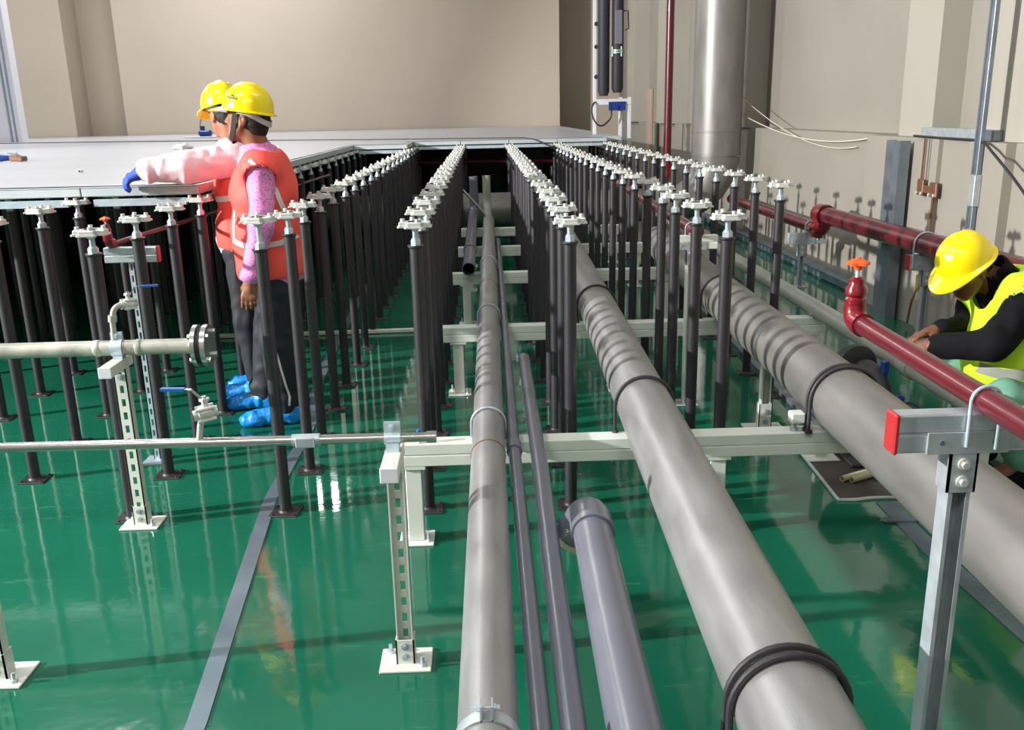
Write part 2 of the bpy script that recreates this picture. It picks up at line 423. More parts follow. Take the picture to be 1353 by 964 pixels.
ADJ = {(-1, 1): (.02, .005), (-1, 0): (.005, .01), (-2, 3): (.0, -.01), (-3, 2): (-.02, .03), (-3, 3): (-.03, .01), (0, 0): (.006, 0), (1, 0): (-.012, -.008), (2, 0): (-.012, 0), (2, 1): (-.025, 0), (2, 2): (-.025, 0)}
first = True
PED = {}
for c in sorted(RANGE, key=lambda k: abs(k)):
    r0, r1 = RANGE[c]
    for r in range(r0, r1 + 1):
        dx, dy = ADJ.get((c, r), (0, 0))
        loc = (gx(c) + dx + random.uniform(-.004, .004), gy(r) + dy + random.uniform(-.004, .004), 0)
        lab = '%s black tubular pedestal%s in the %s' % (ORD[r - r0], '' if r - r0 else ' (nearest)', ROWN[c])
        lab = lab.replace('front black', 'front black').replace(' (nearest)', '')
        under = (c <= -2 and r >= 3) or r >= 18 or (c == -1 and r >= 16)
        yaw = random.uniform(-.10, .10) if not under else 0
        if first: PROTO.location = loc; PROTO['label'] = lab; o = PROTO; first = False
        else: o = dup(PROTO, loc, yaw, lab)
        PED[(c, r)] = o
# the pedestal in front of the workers is screwed up higher: lift its head, lengthen its stud
o = PED[(-1, 0)]
for ch in o.children:
    if ch.name.startswith('cross_head'): ch.location.z = .03
    if ch.name.startswith('stud'): ch.location.z = -1.094 * .62; ch.scale.z = 1.62

# stringers between heads under the panel edge
def stringer(a, b, lab):
    a = Vector(a); b = Vector(b); d = (b - a).normalized(); x = d.cross(Vector((0, 0, 1)))
    L = (b - a).length - .13
    m = MB(); M = Matrix(((d.x, x.x, 0, a.x + d.x * .065), (d.y, x.y, 0, a.y + d.y * .065), (0, 0, 1, 0), (0, 0, 0, 1)))
    m.prism([(-.014, 1.128), (.014, 1.128), (.014, 1.163), (.009, 1.163), (.009, 1.160), (-.009, 1.160), (-.009, 1.163), (-.014, 1.163)], M @ Vector((0, 0, 0)), x, (0, 0, 1), d, L)
    c = (a + b) / 2
    tag(m.build('stringer', M_ZINC, None, (c.x, c.y, 1.128)), lab, 'floor beam', 'stringers under the panel edge')
for i, c in enumerate((-4, -3)):
    stringer((gx(c), gy(3), 0), (gx(c + 1), gy(3), 0), ['zinc stringer under the front panel edge at the far left', 'zinc stringer under the panel the gloved worker holds'][i])
for r in range(3, 16):
    stringer((gx(-2), gy(r), 0), (gx(-2), gy(r + 1), 0), '%s zinc stringer from the front under the panels behind the workers' % ORD[r - 3].replace('front', 'first'))
stringer((gx(-2), gy(16), 0), (gx(-1), gy(16), 0), 'leftmost zinc stringer along the far stepped panel edge')
for i, c in enumerate((-1, 0, 1, 2)):
    stringer((gx(c), gy(18), 0), (gx(c + 1), gy(18), 0), ['second', 'third', 'fourth', 'rightmost'][i] + ' zinc stringer along the far panel edge')

PZ0, PZ1 = 1.1765, 1.224
def panel(x0, x1, y0, y1, lab):
    g = .003
    m = MB(); m.box(x0 + g, x1 - g, y0 + g, y1 - g, PZ0, PZ1 - .003, bev=.004); m.box(x0 + .001, x1 - .001, y0 + .001, y1 - .001, PZ1 - .003, PZ1)
    tag(m.build('floor_panel', M_PANEL, None, ((x0 + x1) / 2, (y0 + y1) / 2, PZ0)), lab, 'floor panel', 'raised floor panels along the open edge')
panel(gx(-4), gx(-3), gy(3), gy(4), 'front raised floor panel at the left edge of the photo')
panel(gx(-3), gx(-2), gy(3), gy(4), 'raised floor panel gripped by the blue glove')
for r in range(4, 16):
    panel(gx(-3), gx(-2), gy(r), gy(r + 1), '%s edge panel behind the gloved one, along the open side' % ORD[r - 4].replace('front', 'first'))
panel(gx(-2), gx(-1), gy(16), gy(17), 'left panel of the far stepped raised floor edge')
panel(gx(-2), gx(-1), gy(17), gy(18), 'panel behind the left panel of the far step')
for i, c in enumerate((-1, 0, 1, 2)):
    panel(gx(c), gx(c + 1), gy(18), gy(19), ['second', 'third', 'fourth', 'rightmost'][i] + ' panel along the far raised floor edge')
b = MB()
XL, YB = -15.9, 22.95
b.box(XL, gx(-4), gy(3), gy(4), PZ0, PZ1); b.box(XL, gx(-3), gy(4), gy(19), PZ0, PZ1)
b.box(gx(-3), gx(-2), gy(16), gy(19), PZ0, PZ1); b.box(gx(-2), gx(-1), gy(18), gy(19), PZ0, PZ1)
b.box(XL, 1.8, gy(19), YB, PZ0, PZ1)
struct(b.build('raised_floor', M_PANEL, flat=True))

# white film laid over the panels, with soft wrinkles
def film():
    vs = []; fs = []; idx = {}
    import mathutils
    st = .1
    def inside(x, y):
        if y < gy(3) + .035: return False
        if y < gy(4) : return XL < x < gx(-2) - .02
        if y < gy(16) + .03: return XL < x < gx(-2) - .05
        if y < gy(18) + .03: return XL < x < gx(-1) - .02
        return XL < x < gx(3) - .01 - max(0, (y - 18) * .02)
    xs = [-9.5 + st * i for i in range(int((gx(3) + 9.5) / st) + 2)]
    ys = [gy(3) + .04 + st * j for j in range(int((YB - gy(3)) / st) + 1)]
    def vid(i, j, k):
        key = (i, j, k)
        if key not in idx:
            x, y = xs[i], ys[j]
            n = mathutils.noise.noise(Vector((x * .5, y * 2.2, 0))) * .003 + mathutils.noise.noise(Vector((x * 2, y * 5, 3))) * .0015
            idx[key] = len(vs); vs.append((x, y, PZ1 + .0045 + n + (.001 if k else -.0002)))
        return idx[key]
    cells = {(i, j) for i in range(len(xs) - 1) for j in range(len(ys) - 1) if inside((xs[i] + xs[i + 1]) / 2, (ys[j] + ys[j + 1]) / 2)}
    for (i, j) in cells:
        fs.append((vid(i, j, 1), vid(i + 1, j, 1), vid(i + 1, j + 1, 1), vid(i, j + 1, 1)))
        fs.append((vid(i, j, 0), vid(i, j + 1, 0), vid(i + 1, j + 1, 0), vid(i + 1, j, 0)))
        for (di, dj, a, c) in ((-1, 0, (i, j), (i, j + 1)), (1, 0, (i + 1, j + 1), (i + 1, j)), (0, -1, (i + 1, j), (i, j)), (0, 1, (i, j + 1), (i + 1, j + 1))):
            if (i + di, j + dj) not in cells: fs.append((vid(*a, 1), vid(*c, 1), vid(*c, 0), vid(*a, 0)))
    m = MB(); m.add(vs, fs)
    tag(m.build('protective_film', M_SHEET, None, (-4, 12, PZ1)), 'white protective film spread over the raised floor panels', 'plastic sheet')
film()
ZF = PZ1 + .009
tag(MB().pipe([(-9.4, 16.6, ZF + .006), (-7.6, 16.45, ZF + .006), (-5.5, 15.6, ZF + .006), (-3, 14.2, ZF + .006), (-1.5, 13.2, ZF + .006), (-.4, 12.75, ZF + .006), (.3, 12.45, ZF + .006), (.52, 12.25, ZF + .008), (.64, 12.1, ZF - .01), (.85, 12.06, 1.13), (1.15, 12.1, 1.05), (1.5, 12.2, .98)], .006, 8)
    .build('cable', M_WIREB, None, (-2, 13, ZF)), 'thin black cable lying across the white film and drooping over its edge', 'cable')

# ------------------------------------------------------------------ floor level strips
def flat_strip(pts, w, z0, th, m, name, lab, cat):
    b = MB(); pts = [Vector((p[0], p[1], 0)) for p in pts]; vs = []; n = len(pts)
    for i in range(n):
        t = (pts[min(i + 1, n - 1)] - pts[max(i - 1, 0)]).normalized(); x = Vector((t.y, -t.x, 0)) * (w / 2)
        for q, z in ((pts[i] - x, z0), (pts[i] + x, z0), (pts[i] + x, z0 + th), (pts[i] - x, z0 + th)): vs.append((q.x, q.y, z))
    fs = []
    for i in range(n - 1):
        for k in range(4): fs.append((i * 4 + k, i * 4 + (k + 1) % 4, i * 4 + 4 + (k + 1) % 4, i * 4 + 4 + k))
    fs += [(3, 2, 1, 0), (n * 4 - 4, n * 4 - 3, n * 4 - 2, n * 4 - 1)]
    b.add(vs, fs)
    return tag(b.build(name, m, None, (pts[0].x, pts[0].y, z0)), lab, cat)
flat_strip([(-.78, 1.4), (-.80, 2.0), (-.808, 2.2), (-.86, 2.8), (-.915, 3.45), (-.94, 3.75), (-.938, 4.5), (-.945, 4.9), (-1.02, 5.35), (-1.06, 6.0), (-1.09, 7.0), (-1.13, 9)], .055, 0.0, .004, M_STRIP, 'earthing_strip', 'flat grey metal strip along the green floor beside the left pedestals', 'metal strip')
flat_strip([(1.63, 1.4), (1.60, 2.45), (1.575, 3.0), (1.585, 3.5)], .075, 0.0, .004, M_STRIP, 'earthing_strip', 'flat grey metal strip along the floor under the right thick pipe', 'metal strip')
flat_strip([(1.63, 4.3), (1.64, 5.0), (1.66, 5.8), (1.69, 6.6), (1.72, 7.4)], .06, 0.0, .03, M_GALVD, 'metal_rail', 'low grey rail on the floor behind the front cream beam', 'rail')
flat_strip([(-2.2, 6.88), (-1.4, 6.87), (-.53, 6.9), (-.2, 6.9)], .05, 0.0055, .02, M_CREAM, 'cream_batten', 'thin cream batten lying on the floor behind the standing workers', 'batten')

# ------------------------------------------------------------------ cream pipe-support frames
BT, BH, BW = .395, .086, .083
def bolt(b, p, d, r=.009, L=.012):
    p = Vector(p); d = Vector(d).normalized(); b.cyl(p, p + d * (L * .35), r * 1.6, n=12); b.cyl(p + d * (L * .35), p + d * L, r, n=6)
def frame_support(x0, x1, y, legs, lab):
    t = thing('pipe_support', lab, 'pipe support', ((x0 + x1) / 2, y, 0), 'cream steel pipe supports')
    b = MB(); z = BT
    h = BH / 2
    b.box(x0, x1, y - BW / 2, y + BW / 2, z - h + .0012, z, bev=.003); b.box(x0, x1, y - BW / 2, y + BW / 2, z - BH, z - h - .0012, bev=.003)
    b.box(x0 + .004, x1 - .004, y - BW / 2 + .004, y + BW / 2 - .004, z - h - .0013, z - h + .0013)
    b.build('crossbeam', M_CREAM, t)
    for lx in legs:
        b = MB(); b.box(lx - .03, lx + .03, y - .03, y + .03, .008, z - BH, bev=.003)
        b.prism([(-.045, z - BH - .012), (.045, z - BH - .012), (.045, z - BH), (-.045, z - BH)], (lx, y - .04, 0), (1, 0, 0), (0, 0, 1), (0, 1, 0), .08)
        lg = b.build('leg', M_CREAM, t)
        b = MB(); b.box(lx - .065, lx + .065, y - .065, y + .065, 0, .008, bev=.002); b.build('base_plate', M_CREAM, lg)
        for sx, sy in ((.045, -.035), (-.045, .04)): b = MB(); b.cyl((lx + sx, y + sy, .008), (lx + sx, y + sy, .018), .011, n=6); b.cyl((lx + sx, y + sy, .018), (lx + sx, y + sy, .04), .0055, n=8); b.build('anchor_bolt', M_GALV, lg)
    return t
frame_support(-.325, 1.9, 3.3, (-.29, .84, 1.83), 'nearest cream double-channel pipe support crossing in front of the pedestals')
frame_support(-.262, 1.92, 5.25, (-.17, .75, 1.86), 'second cream pipe support from the front, between the pedestals')
frame_support(-.262, 1.42, 7.12, (-.15, .8, 1.36), 'third cream pipe support from the front')
frame_support(-.245, 1.42, 8.56, (-.15, .8, 1.36), 'fourth cream pipe support from the front')
frame_support(-.245, 1.42, 9.99, (-.15, .8, 1.36), 'fifth and farthest cream pipe support')

# ------------------------------------------------------------------ the long pipes
def lin(x, y, x1, y1, t): return x + (x1 - x) * (t - y) / (y1 - y)
def clamp_ubolt(cx, cy, cz, R, zb, rod, m, lab, name='u_bolt', cat='pipe clamp', group='pipe clamps on the supports', twin=False):
    rod_ = rod; pts = [(cx - R - rod - .0015, cy, zb)] + [tuple(p) for p in arc((cx, cy, cz), R + rod + .0015, PI, 0, 18, (1, 0, 0), (0, 0, 1))] + [(cx + R + rod + .0015, cy, zb)]
    b = MB(); b.pipe(pts, rod, 10)
    if twin:
        pts2 = [(p[0], cy - .03, p[2]) for p in pts]; b.pipe(pts2, rod, 10)
    for sx in (-1, 1):
        x = cx + sx * (R + rod); b.cyl((x, cy, zb), (x, cy, zb + .012), rod * 2.0, n=6)
        if twin: b.cyl((x, cy - .03, zb), (x, cy - .03, zb + .012), rod * 2.0, n=6)
    return tag(b.build(name, m, None, (cx, cy, zb)), lab, cat, group)

# A: middle stainless pipe
RA = .057; ZA = BT + RA + .001
ax = lambda y: -.0225 + .0078 * (y - 1.44)
t = thing('steel_pipe', 'medium stainless steel pipe down the middle with shadow bands', 'pipe', (0, 1.0, ZA), 'steel pipes')
MB().pipe([(ax(1.0), 1.0, ZA), (ax(10.2), 10.2, ZA)], RA, 32).build('pipe_body', M_SS, t)
for y in (2.96, 6.1, 8.9): MB().lathe((ax(y), y - .004, ZA), (0, 1, 0), [(0, RA), (.001, RA + .0022), (.007, RA + .0022), (.008, RA)], 32).build('weld_seam', M_COPPER, t)
rz = [(.045, 10.2, ZA + .002)] + [tuple(p) for p in bez((.045, 10.5, ZA + .002), (.04, 10.9, ZA + .002), (.035, 10.95, .52), (.035, 10.95, .62), 8)] + [(.035, 10.95, .87)]
MB().pipe(rz, .045, 28, wall=.004).build('riser_section', M_PVCL, t)
clamp_ubolt(ax(3.3), 3.3, ZA, RA, BT, .0045, M_GALV, 'thin bolted strap over the middle pipe on the nearest support')
clamp_ubolt(ax(5.25), 5.25, ZA, RA, BT, .0045, M_GALV, 'thin strap over the middle pipe on the second support')
clamp_ubolt(ax(7.12), 7.12, ZA, RA, BT, .0045, M_GALV, 'thin strap over the middle pipe on the third support')
# split clamp near the bottom of the photo
y = 1.46
t = thing('split_pipe_clamp', 'bolted split steel clamp on the middle pipe at the bottom edge', 'pipe clamp', (ax(y), y, ZA), 'pipe clamps on the supports')
b = MB(); xx = ax(y)
b.lathe((xx, y - .015, ZA), (0, 1, 0), [(0, RA + .0005), (0, RA + .004), (.03, RA + .004), (.03, RA + .0005)], 40, closed=True)
b.build('band', M_GALV, t)
b = MB()
for s in (-1, 1):
    b.box(xx + s * .010 - .0018, xx + s * .010 + .0018, y - .015, y + .015, ZA + RA + .0, ZA + RA + .03)
b.build('ear', M_GALV, t)
b = MB(); bolt(b, (xx + .012, y, ZA + RA + .019), (1, 0, 0), .005, .012); b.cyl((xx - .03, y, ZA + RA + .019), (xx + .012, y, ZA + RA + .019), .003, n=8); b.cyl((xx - .019, y, ZA + RA + .019), (xx - .012, y, ZA + RA + .019), .007, n=6)
b.build('clamp_bolt', M_ZINC, t)

# B: thick pipe right of the middle
RB = .101; ZB = BT + RB + .001
bx = lambda y: .523 + .0235 * (y - 1.3)
t = thing('steel_pipe', 'thick stainless pipe running from bottom right of centre to the second pedestal row', 'pipe', (bx(1), 1.0, ZB), 'steel pipes')
MB().pipe([(bx(.9), .9, ZB), (bx(8.9), 8.9, ZB)], RB, 40).build('pipe_body', M_SS, t)
clamp_ubolt(bx(3.33), 3.33, ZB, RB, BT, .0065, M_RUBBER, 'black rubber-sleeved clamp over the left thick pipe on the nearest support')
clamp_ubolt(bx(5.25), 5.25, ZB, RB, BT, .0065, M_RUBBER, 'black clamp over the left thick pipe on the second support')
clamp_ubolt(bx(1.5), 1.5, ZB, RB, .30, .007, M_RUBBER, 'twin black clamp over the left thick pipe at the bottom edge', twin=True)
# C: thick pipe further right
RC = .119; ZC = BT + RC + .001
cx_ = lambda y: 1.248 + .0255 * (y - 1.7)
t = thing('steel_pipe', 'thickest grey steel pipe on the right passing the crouching worker', 'pipe', (cx_(1), 1.0, ZC), 'steel pipes')
MB().pipe([(cx_(.9), .9, ZC), (cx_(7.6), 7.6, ZC)], RC, 44).build('pipe_body', M_SSC, t)
b = MB(); b.lathe((cx_(7.6), 7.6, ZC), (0, 1, 0), [(0, RC + .001), (.02, RC + .004), (.09, RC + .004), (.11, RC - .02)], 36); b.build('end_cap', M_SSB, t)
clamp_ubolt(cx_(3.28), 3.28, ZC, RC, BT, .007, M_RUBBER, 'twin black clamp over the right thick pipe on the nearest support', twin=True)
clamp_ubolt(cx_(5.27), 5.27, ZC, RC, BT, .0065, M_RUBBER, 'black clamp over the right thick pipe on the second support')

# grey plastic pipes
def plastic_pipe(pts, R, lab, m=M_PVC, name='plastic_pipe', extra=None, group='grey plastic pipes', wall=.004):
    p = Vector(pts[0]); t = thing(name, lab, 'pipe', p, group)
    MB().pipe(pts, R, 28, wall=wall).build('pipe_body', m, t)
    if extra: extra(t)
    return t
def coup(t, c, d, R, L, m=M_PVC):
    MB().lathe(Vector(c) - Vector(d).normalized() * L / 2, d, [(0, R), (0, R + .006), (L, R + .006), (L, R)], 28, closed=True).build('coupling', m, t)
zg = BT + .0235
plastic_pipe([(.079, 1.0, zg), (.080, 3.2, zg), (.118, 8.8, zg)], .0215, 'thinner grey plastic pipe just right of the middle steel pipe', extra=lambda t: coup(t, (.080, 3.12, zg), (0, 1, 0), .0213, .07))
zg2 = BT + .0285
plastic_pipe([(.133, 1.0, zg2), (.139, 1.5, zg2), (.16, 2.97, zg2), (.168, 4.36, zg2)], .0272, 'grey plastic pipe with an open far end, second right of the middle pipe')
def elbow_end(t):
    c = Vector((.268, 2.36, GZ)); d = Vector((.030, 1, 0)).normalized()
    MB().lathe(c - d * .03, d, [(0, .0535), (0, .0595), (.085, .0595), (.085, .0535)], 32, closed=True).build('socket', M_PVC, t)
    c0 = c + d * .05; dn = Vector((-.42, .1, -.9)).normalized()
    pts = bez(c0, c0 + d * .07, c0 + d * .08 + dn * .03, c0 + d * .085 + dn * .105, 12)
    MB().pipe(pts, .0585, 28, wall=.007).build('elbow', M_PVC, t)
    e = pts[-1]; dd = (pts[-1] - pts[-2]).normalized()
    MB().lathe(e - dd * .01, dd, [(0, .059), (0, .063), (.016, .063), (.016, .050), (.012, .050)], 28).build('elbow_lip', M_PVCC, t)
GZ = BT + .056
plastic_pipe([(.240, 1.0, GZ), (.257, 1.9, GZ), (.268, 2.38, GZ)], .053, 'large grey plastic pipe at bottom centre ending in a downturned elbow', extra=elbow_end)
frame_support(-.12, 1.45, 1.36, (-.08, 1.4), 'cream pipe support just below the bottom edge of the photo')
def purple(t):
    coup(t, (-.112, 11.0, .62), (0, 0, 1), .0478, .12)
    MB().lathe((-.128, 7.9, BT + .053), (0, 1, 0), [(0, .05), (0, .056), (.1, .056), (.1, .05)], 28, closed=True).build('coupling', M_PVC, t)
pp = [(-.126, 6.95, BT + .052), (-.128, 9.0, BT + .052), (-.128, 10.6, BT + .052)] + [tuple(p) for p in bez((-.128, 10.7, BT + .052), (-.124, 10.95, BT + .052), (-.112, 11.0, .46), (-.112, 11.0, .56), 8)] + [(-.112, 11.0, .86)]
plastic_pipe(pp, .049, 'dark grey plastic pipe with an open near end, left of the middle steel pipe', extra=purple)
tag(MB().pipe([(-.215, 10.0, .79), (.0, 10.02, .545), (.012, 10.03, ZA + RA + .006)], .012, 12, wall=.002).build('drain_tube', M_SSB, None, (0, 10.03, .53)), 'short slanting silver tube leaning on the far end of the middle pipe', 'tube')
dx = lambda y: 1.86 + .012 * (y - 5.2)
plastic_pipe([(dx(2.2), 2.2, BT + .049), (dx(11), 11, BT + .049)], .0465, 'pale grey plastic pipe between the right thick pipe and the wall', m=M_PVCL, extra=lambda t: (coup(t, (dx(3.95), 3.95, BT + .049), (0, 1, 0), .0462, .1, M_PVCL)))

# cross pipes on the left -----------------------------------------------------
def slotted_strut(t, name, base, top, w, d, m, slots=True, side=False):
    # open channel: back web facing -y with slots, two flanges
    bx_, by_, bz_ = base; zt = top
    b = MB(); th = .004
    n = max(4, int((zt - bz_) / .05)); hs = (zt - bz_) / n
    if side:
        b.box(bx_ - w / 2, bx_ - w / 2 + th, by_ - d / 2, by_ + d / 2, bz_, zt); b.box(bx_ + w / 2 - th, bx_ + w / 2, by_ - d / 2, by_ + d / 2, bz_, zt)
        yw0, yw1 = by_ + d / 2 - th, by_ + d / 2
    else:
        b.box(bx_ - w / 2, bx_ - w / 2 + th, by_ - d / 2, by_ + d / 2, bz_, zt); b.box(bx_ + w / 2 - th, bx_ + w / 2, by_ - d / 2, by_ + d / 2, bz_, zt)
        yw0, yw1 = by_ - d / 2, by_ - d / 2 + th
    sw = w * .16
    for k in range(n):
        z0 = bz_ + k * hs; z1 = z0 + hs; zs0 = z0 + hs * .22; zs1 = z0 + hs * .78
        b.box(bx_ - w / 2, bx_ - sw, yw0, yw1, z0, z1); b.box(bx_ + sw, bx_ + w / 2, yw0, yw1, z0, z1)
        b.box(bx_ - sw, bx_ + sw, yw0, yw1, z0, zs0); b.box(bx_ - sw, bx_ + sw, yw0, yw1, zs1, z1)
    return b.build(name, m, t, flat=True)
def cream_stand(x, y, zt, lab, open_front=False, arm=True, pw=.14, pd=.115):
    t = thing('pipe_stand', lab, 'pipe stand', (x, y, 0), 'cream strut pipe stands')
    slotted_strut(t, 'post', (x, y, .008), zt - .04, .047, .041, M_CREAM, side=open_front)
    b = MB(); b.box(x - pw / 2, x + pw / 2, y - pd / 2, y + pd / 2, 0, .008, bev=.002)
    b.box(x - .027, x + .027, y - .026, y - .0215, .008, .085); b.box(x - .027, x - .0225, y - .026, y + .026, .008, .085); b.box(x + .0225, x + .027, y - .026, y + .026, .008, .085)
    b.build('base_plate', M_CREAM, t)
    for sx, sy in ((pw * .33, -pd * .3), (-pw * .33, pd * .3)): b = MB(); b.cyl((x + sx, y + sy, .008), (x + sx, y + sy, .017), .011, n=6); b.cyl((x + sx, y + sy, .017), (x + sx, y + sy, .036), .0055, n=8); b.build('anchor_bolt', M_GALV, t)
    for z in (.03, .065): b = MB(); bolt(b, (x, y - .026, z), (0, -1, 0), .007, .008); b.build('bolt', M_GALV, t)
    if arm:
        b = MB(); b.box(x - .023, x + .023, y - .15, y + .07, zt - .04, zt, bev=.002)
        b.box(x - .012, x + .012, y - .151, y - .1, zt - .002, zt + .0005)
        a = b.build('arm', M_CREAM, t)
        MB().box(x - .024, x + .024, y - .156, y - .149, zt - .041, zt + .001, bev=.002).build('end_cap', M_FRAME, a)
        b = MB(); bolt(b, (x, y - .0225, zt - .07), (0, -1, 0), .008, .01); b.build('bolt', M_ZINC, t)
    return t
def saddle(x, y, z, R, zb, lab):
    b = MB(); w = .022
    # strap round the pipe with two vertical ears, axis along x
    b.lathe((x - w, y, z), (1, 0, 0), [(0, R + .0012), (0, R + .0042), (2 * w, R + .0042), (2 * w, R + .0012)], 28, closed=True)
    b.box(x - w, x + w, y - .007, y - .003, z + R, z + R + .032); b.box(x - w, x + w, y + .003, y + .007, z + R, z + R + .032)
    b.box(x - w * .8, x + w * .8, y - .02, y + .02, zb, z - R + .002)
    bolt(b, (x, y - .007, z + R + .018), (0, -1, 0), .006, .009)
    return tag(b.build('pipe_saddle', M_ZINC, None, (x, y, zb)), lab, 'pipe clamp', 'pipe clamps on the cream stands')
# P1: weathered pipe with flange
P1Y, P1Z, P1R = 3.52, .727, .029
t = thing('flanged_pipe', 'weathered steel pipe with a bolted end flange, crossing at left', 'pipe', (-1.75, P1Y, P1Z), 'cross pipes at left')
MB().pipe([(-2.6, P1Y, P1Z), (-1.12, P1Y, P1Z)], P1R, 28).build('pipe_body', M_PIPEO, t)
for x in (-1.47, -1.315): MB().lathe((x - .012, P1Y, P1Z), (1, 0, 0), [(0, P1R), (.004, P1R + .0025), (.02, P1R + .0025), (.024, P1R)], 28).build('weld_seam', M_PIPEO, t)
b = MB(); fx = -1.105
b.lathe((fx - .02, P1Y, P1Z), (1, 0, 0), [(0, P1R), (.018, .044), (.02, .080), (.036, .080), (.036, .0)], 32)
b.lathe((fx + .036, P1Y, P1Z), (1, 0, 0), [(0, .0), (0, .080), (.018, .080), (.018, .0)], 32)
b.build('flange', M_SSB, t)
MB().lathe((fx + .013, P1Y, P1Z), (1, 0, 0), [(0, .0), (0, .07), (.023, .07), (.023, 0)], 32).build('gasket', M_RUBBER, t)
for k in range(4):
    a = PI / 4 + k * PI / 2; p = Vector((fx - .012, P1Y + .063 * math.cos(a), P1Z + .063 * math.sin(a)))
    b = MB(); b.cyl(p, p + Vector((.078, 0, 0)), .006, n=8); b.cyl(p, p + Vector((.012, 0, 0)), .011, n=6); b.cyl(p + Vector((.064, 0, 0)), p + Vector((.078, 0, 0)), .011, n=6)
    b.build('flange_bolt', M_SSB, t)
# riser with elbow on P1
rx = -1.405
b = MB(); b.pipe([(rx, P1Y, P1Z + .02), (rx + .003, P1Y, P1Z + .10), (rx + .008, P1Y, P1Z + .125)] + [tuple(p) for p in bez((rx + .008, P1Y, P1Z + .125), (rx + .012, P1Y, P1Z + .15), (rx + .02, P1Y + .01, P1Z + .158), (rx + .04, P1Y + .03, P1Z + .16), 6)], .011, 14)
b.lathe((rx + .003, P1Y, P1Z + .1), (0.1, 0, 1), [(0, .011), (0, .016), (.025, .016), (.025, .011)], 14)
b.build('riser', M_PIPEO, t)
def ball_valve(p, d, lev, lab, s=1.0):
    # p centre; d pipe axis; lev lever direction
    p = Vector(p); d = Vector(d).normalized(); lev = Vector(lev).normalized(); up = Vector((0, 0, 1))
    t = thing('ball_valve', lab, 'valve', p, 'small ball valves with blue levers')
    b = MB()
    b.lathe(p - d * .045 * s, d, [(0, .012 * s), (0, .02 * s), (.018 * s, .02 * s), (.022 * s, .026 * s), (.045 * s, .03 * s), (.068 * s, .026 * s), (.072 * s, .02 * s), (.09 * s, .02 * s), (.09 * s, .012 * s)], 16)
    x, y = perp(d)
    for k in range(4):
        a = PI / 4 + k * PI / 2; q = p + (x * math.cos(a) + y * math.sin(a)) * .03 * s
        b.cyl(q - d * .034 * s, q + d * .034 * s, .007 * s, n=8)
    b.cyl(p + up * .02 * s, p + up * .048 * s, .012 * s, n=12); b.cyl(p + up * .048 * s, p + up * .058 * s, .02 * s, n=6)
    b.build('valve_body', M_HEAD, t)
    side = lev.cross(up).normalized()
    path = [p + up * .056 * s, p + up * .06 * s + lev * .015 * s, p + up * .09 * s + lev * .045 * s, p + up * .092 * s + lev * .07 * s, p + up * .092 * s + lev * .16 * s]
    vs = []; fs = []
    b = MB()
    for i in range(len(path) - 1):
        a, c = path[i], path[i + 1]; w = side * .009 * s; h = up * .002 * s
        b.add([a - w - h, a + w - h, a + w + h, a - w + h, c - w - h, c + w - h, c + w + h, c - w + h], [(0, 1, 2, 3), (7, 6, 5, 4), (0, 4, 5, 1), (1, 5, 6, 2), (2, 6, 7, 3), (3, 7, 4, 0)])
    b.cyl(p + up * .054 * s, p + up * .066 * s, .009 * s, n=6)
    l = b.build('lever', M_SSB, t)
    a = path[3]; c = path[4]
    b = MB(); w = side * .0115 * s; h = up * .005 * s
    b.add([a - w - h, a + w - h, a + w + h, a - w + h, c - w - h, c + w - h, c + w + h, c - w + h], [(0, 1, 2, 3), (7, 6, 5, 4), (0, 4, 5, 1), (1, 5, 6, 2), (2, 6, 7, 3), (3, 7, 4, 0)])
    b.build('lever_grip', M_BLUE, l)
    return t
ball_valve((rx + .055, P1Y + .045, P1Z + .158), (.7, .7, 0), (1, .15, 0), 'small valve with blue lever above the flanged pipe', .7)
S1 = cream_stand(-1.40, 3.53, P1Z - P1R - .012, 'slotted cream stand holding the flanged pipe at left', pw=.15, pd=.125)
saddle(-1.395, P1Y, P1Z, P1R, P1Z - P1R - .012, 'zinc saddle clamp round the flanged pipe')
# P2: slim polished pipe nearer the camera
P2Y, P2Z, P2R = 2.45, .702, .0135
t = thing('slim_pipe', 'slim polished steel pipe crossing in front of the left pedestals', 'pipe', (-.9, P2Y, P2Z), 'cross pipes at left')
MB().pipe([(-2.2, P2Y, P2Z + .012), (-.152, P2Y, P2Z)], P2R, 24).build('pipe_body', M_SSB, t)
MB().lathe((-.175, P2Y, P2Z), (1, 0, 0), [(0, P2R), (0, P2R + .003), (.026, P2R + .003), (.026, 0)], 24).build('end_cap', M_SSB, t)
b = MB(); b.lathe((-.54, P2Y, P2Z + .002), (1, 0, 0), [(0, P2R), (0, P2R + .0035), (.075, P2R + .0035), (.075, P2R)], 24); b.box(-.528, -.478, P2Y - P2R - .009, P2Y - P2R, P2Z - .014, P2Z + .014, bev=.002)
b.build('coupling', M_GALV, t)
b = MB(); b.pipe([(-.79, P2Y, P2Z + .008), (-.783, P2Y, P2Z + .05), (-.776, P2Y, P2Z + .075)], .0085, 12); b.build('riser', M_HEAD, t)
ball_valve((-.764, P2Y, P2Z + .087), (1, .35, .15), (-1, .1, 0), 'small valve with long blue lever on the slim pipe', .72)
cream_stand(-.268, 2.463, P2Z - P2R - .022, 'slotted cream stand holding the slim pipe near the middle', open_front=True, pw=.15, pd=.125)
saddle(-.268, P2Y, P2Z + .0005, P2R, P2Z - P2R - .022, 'zinc saddle clamp round the slim pipe')
cream_stand(-1.445, 2.46, P2Z - P2R - .014, 'cream stand cut off by the left edge, only its base plate seen', pw=.16, pd=.135)

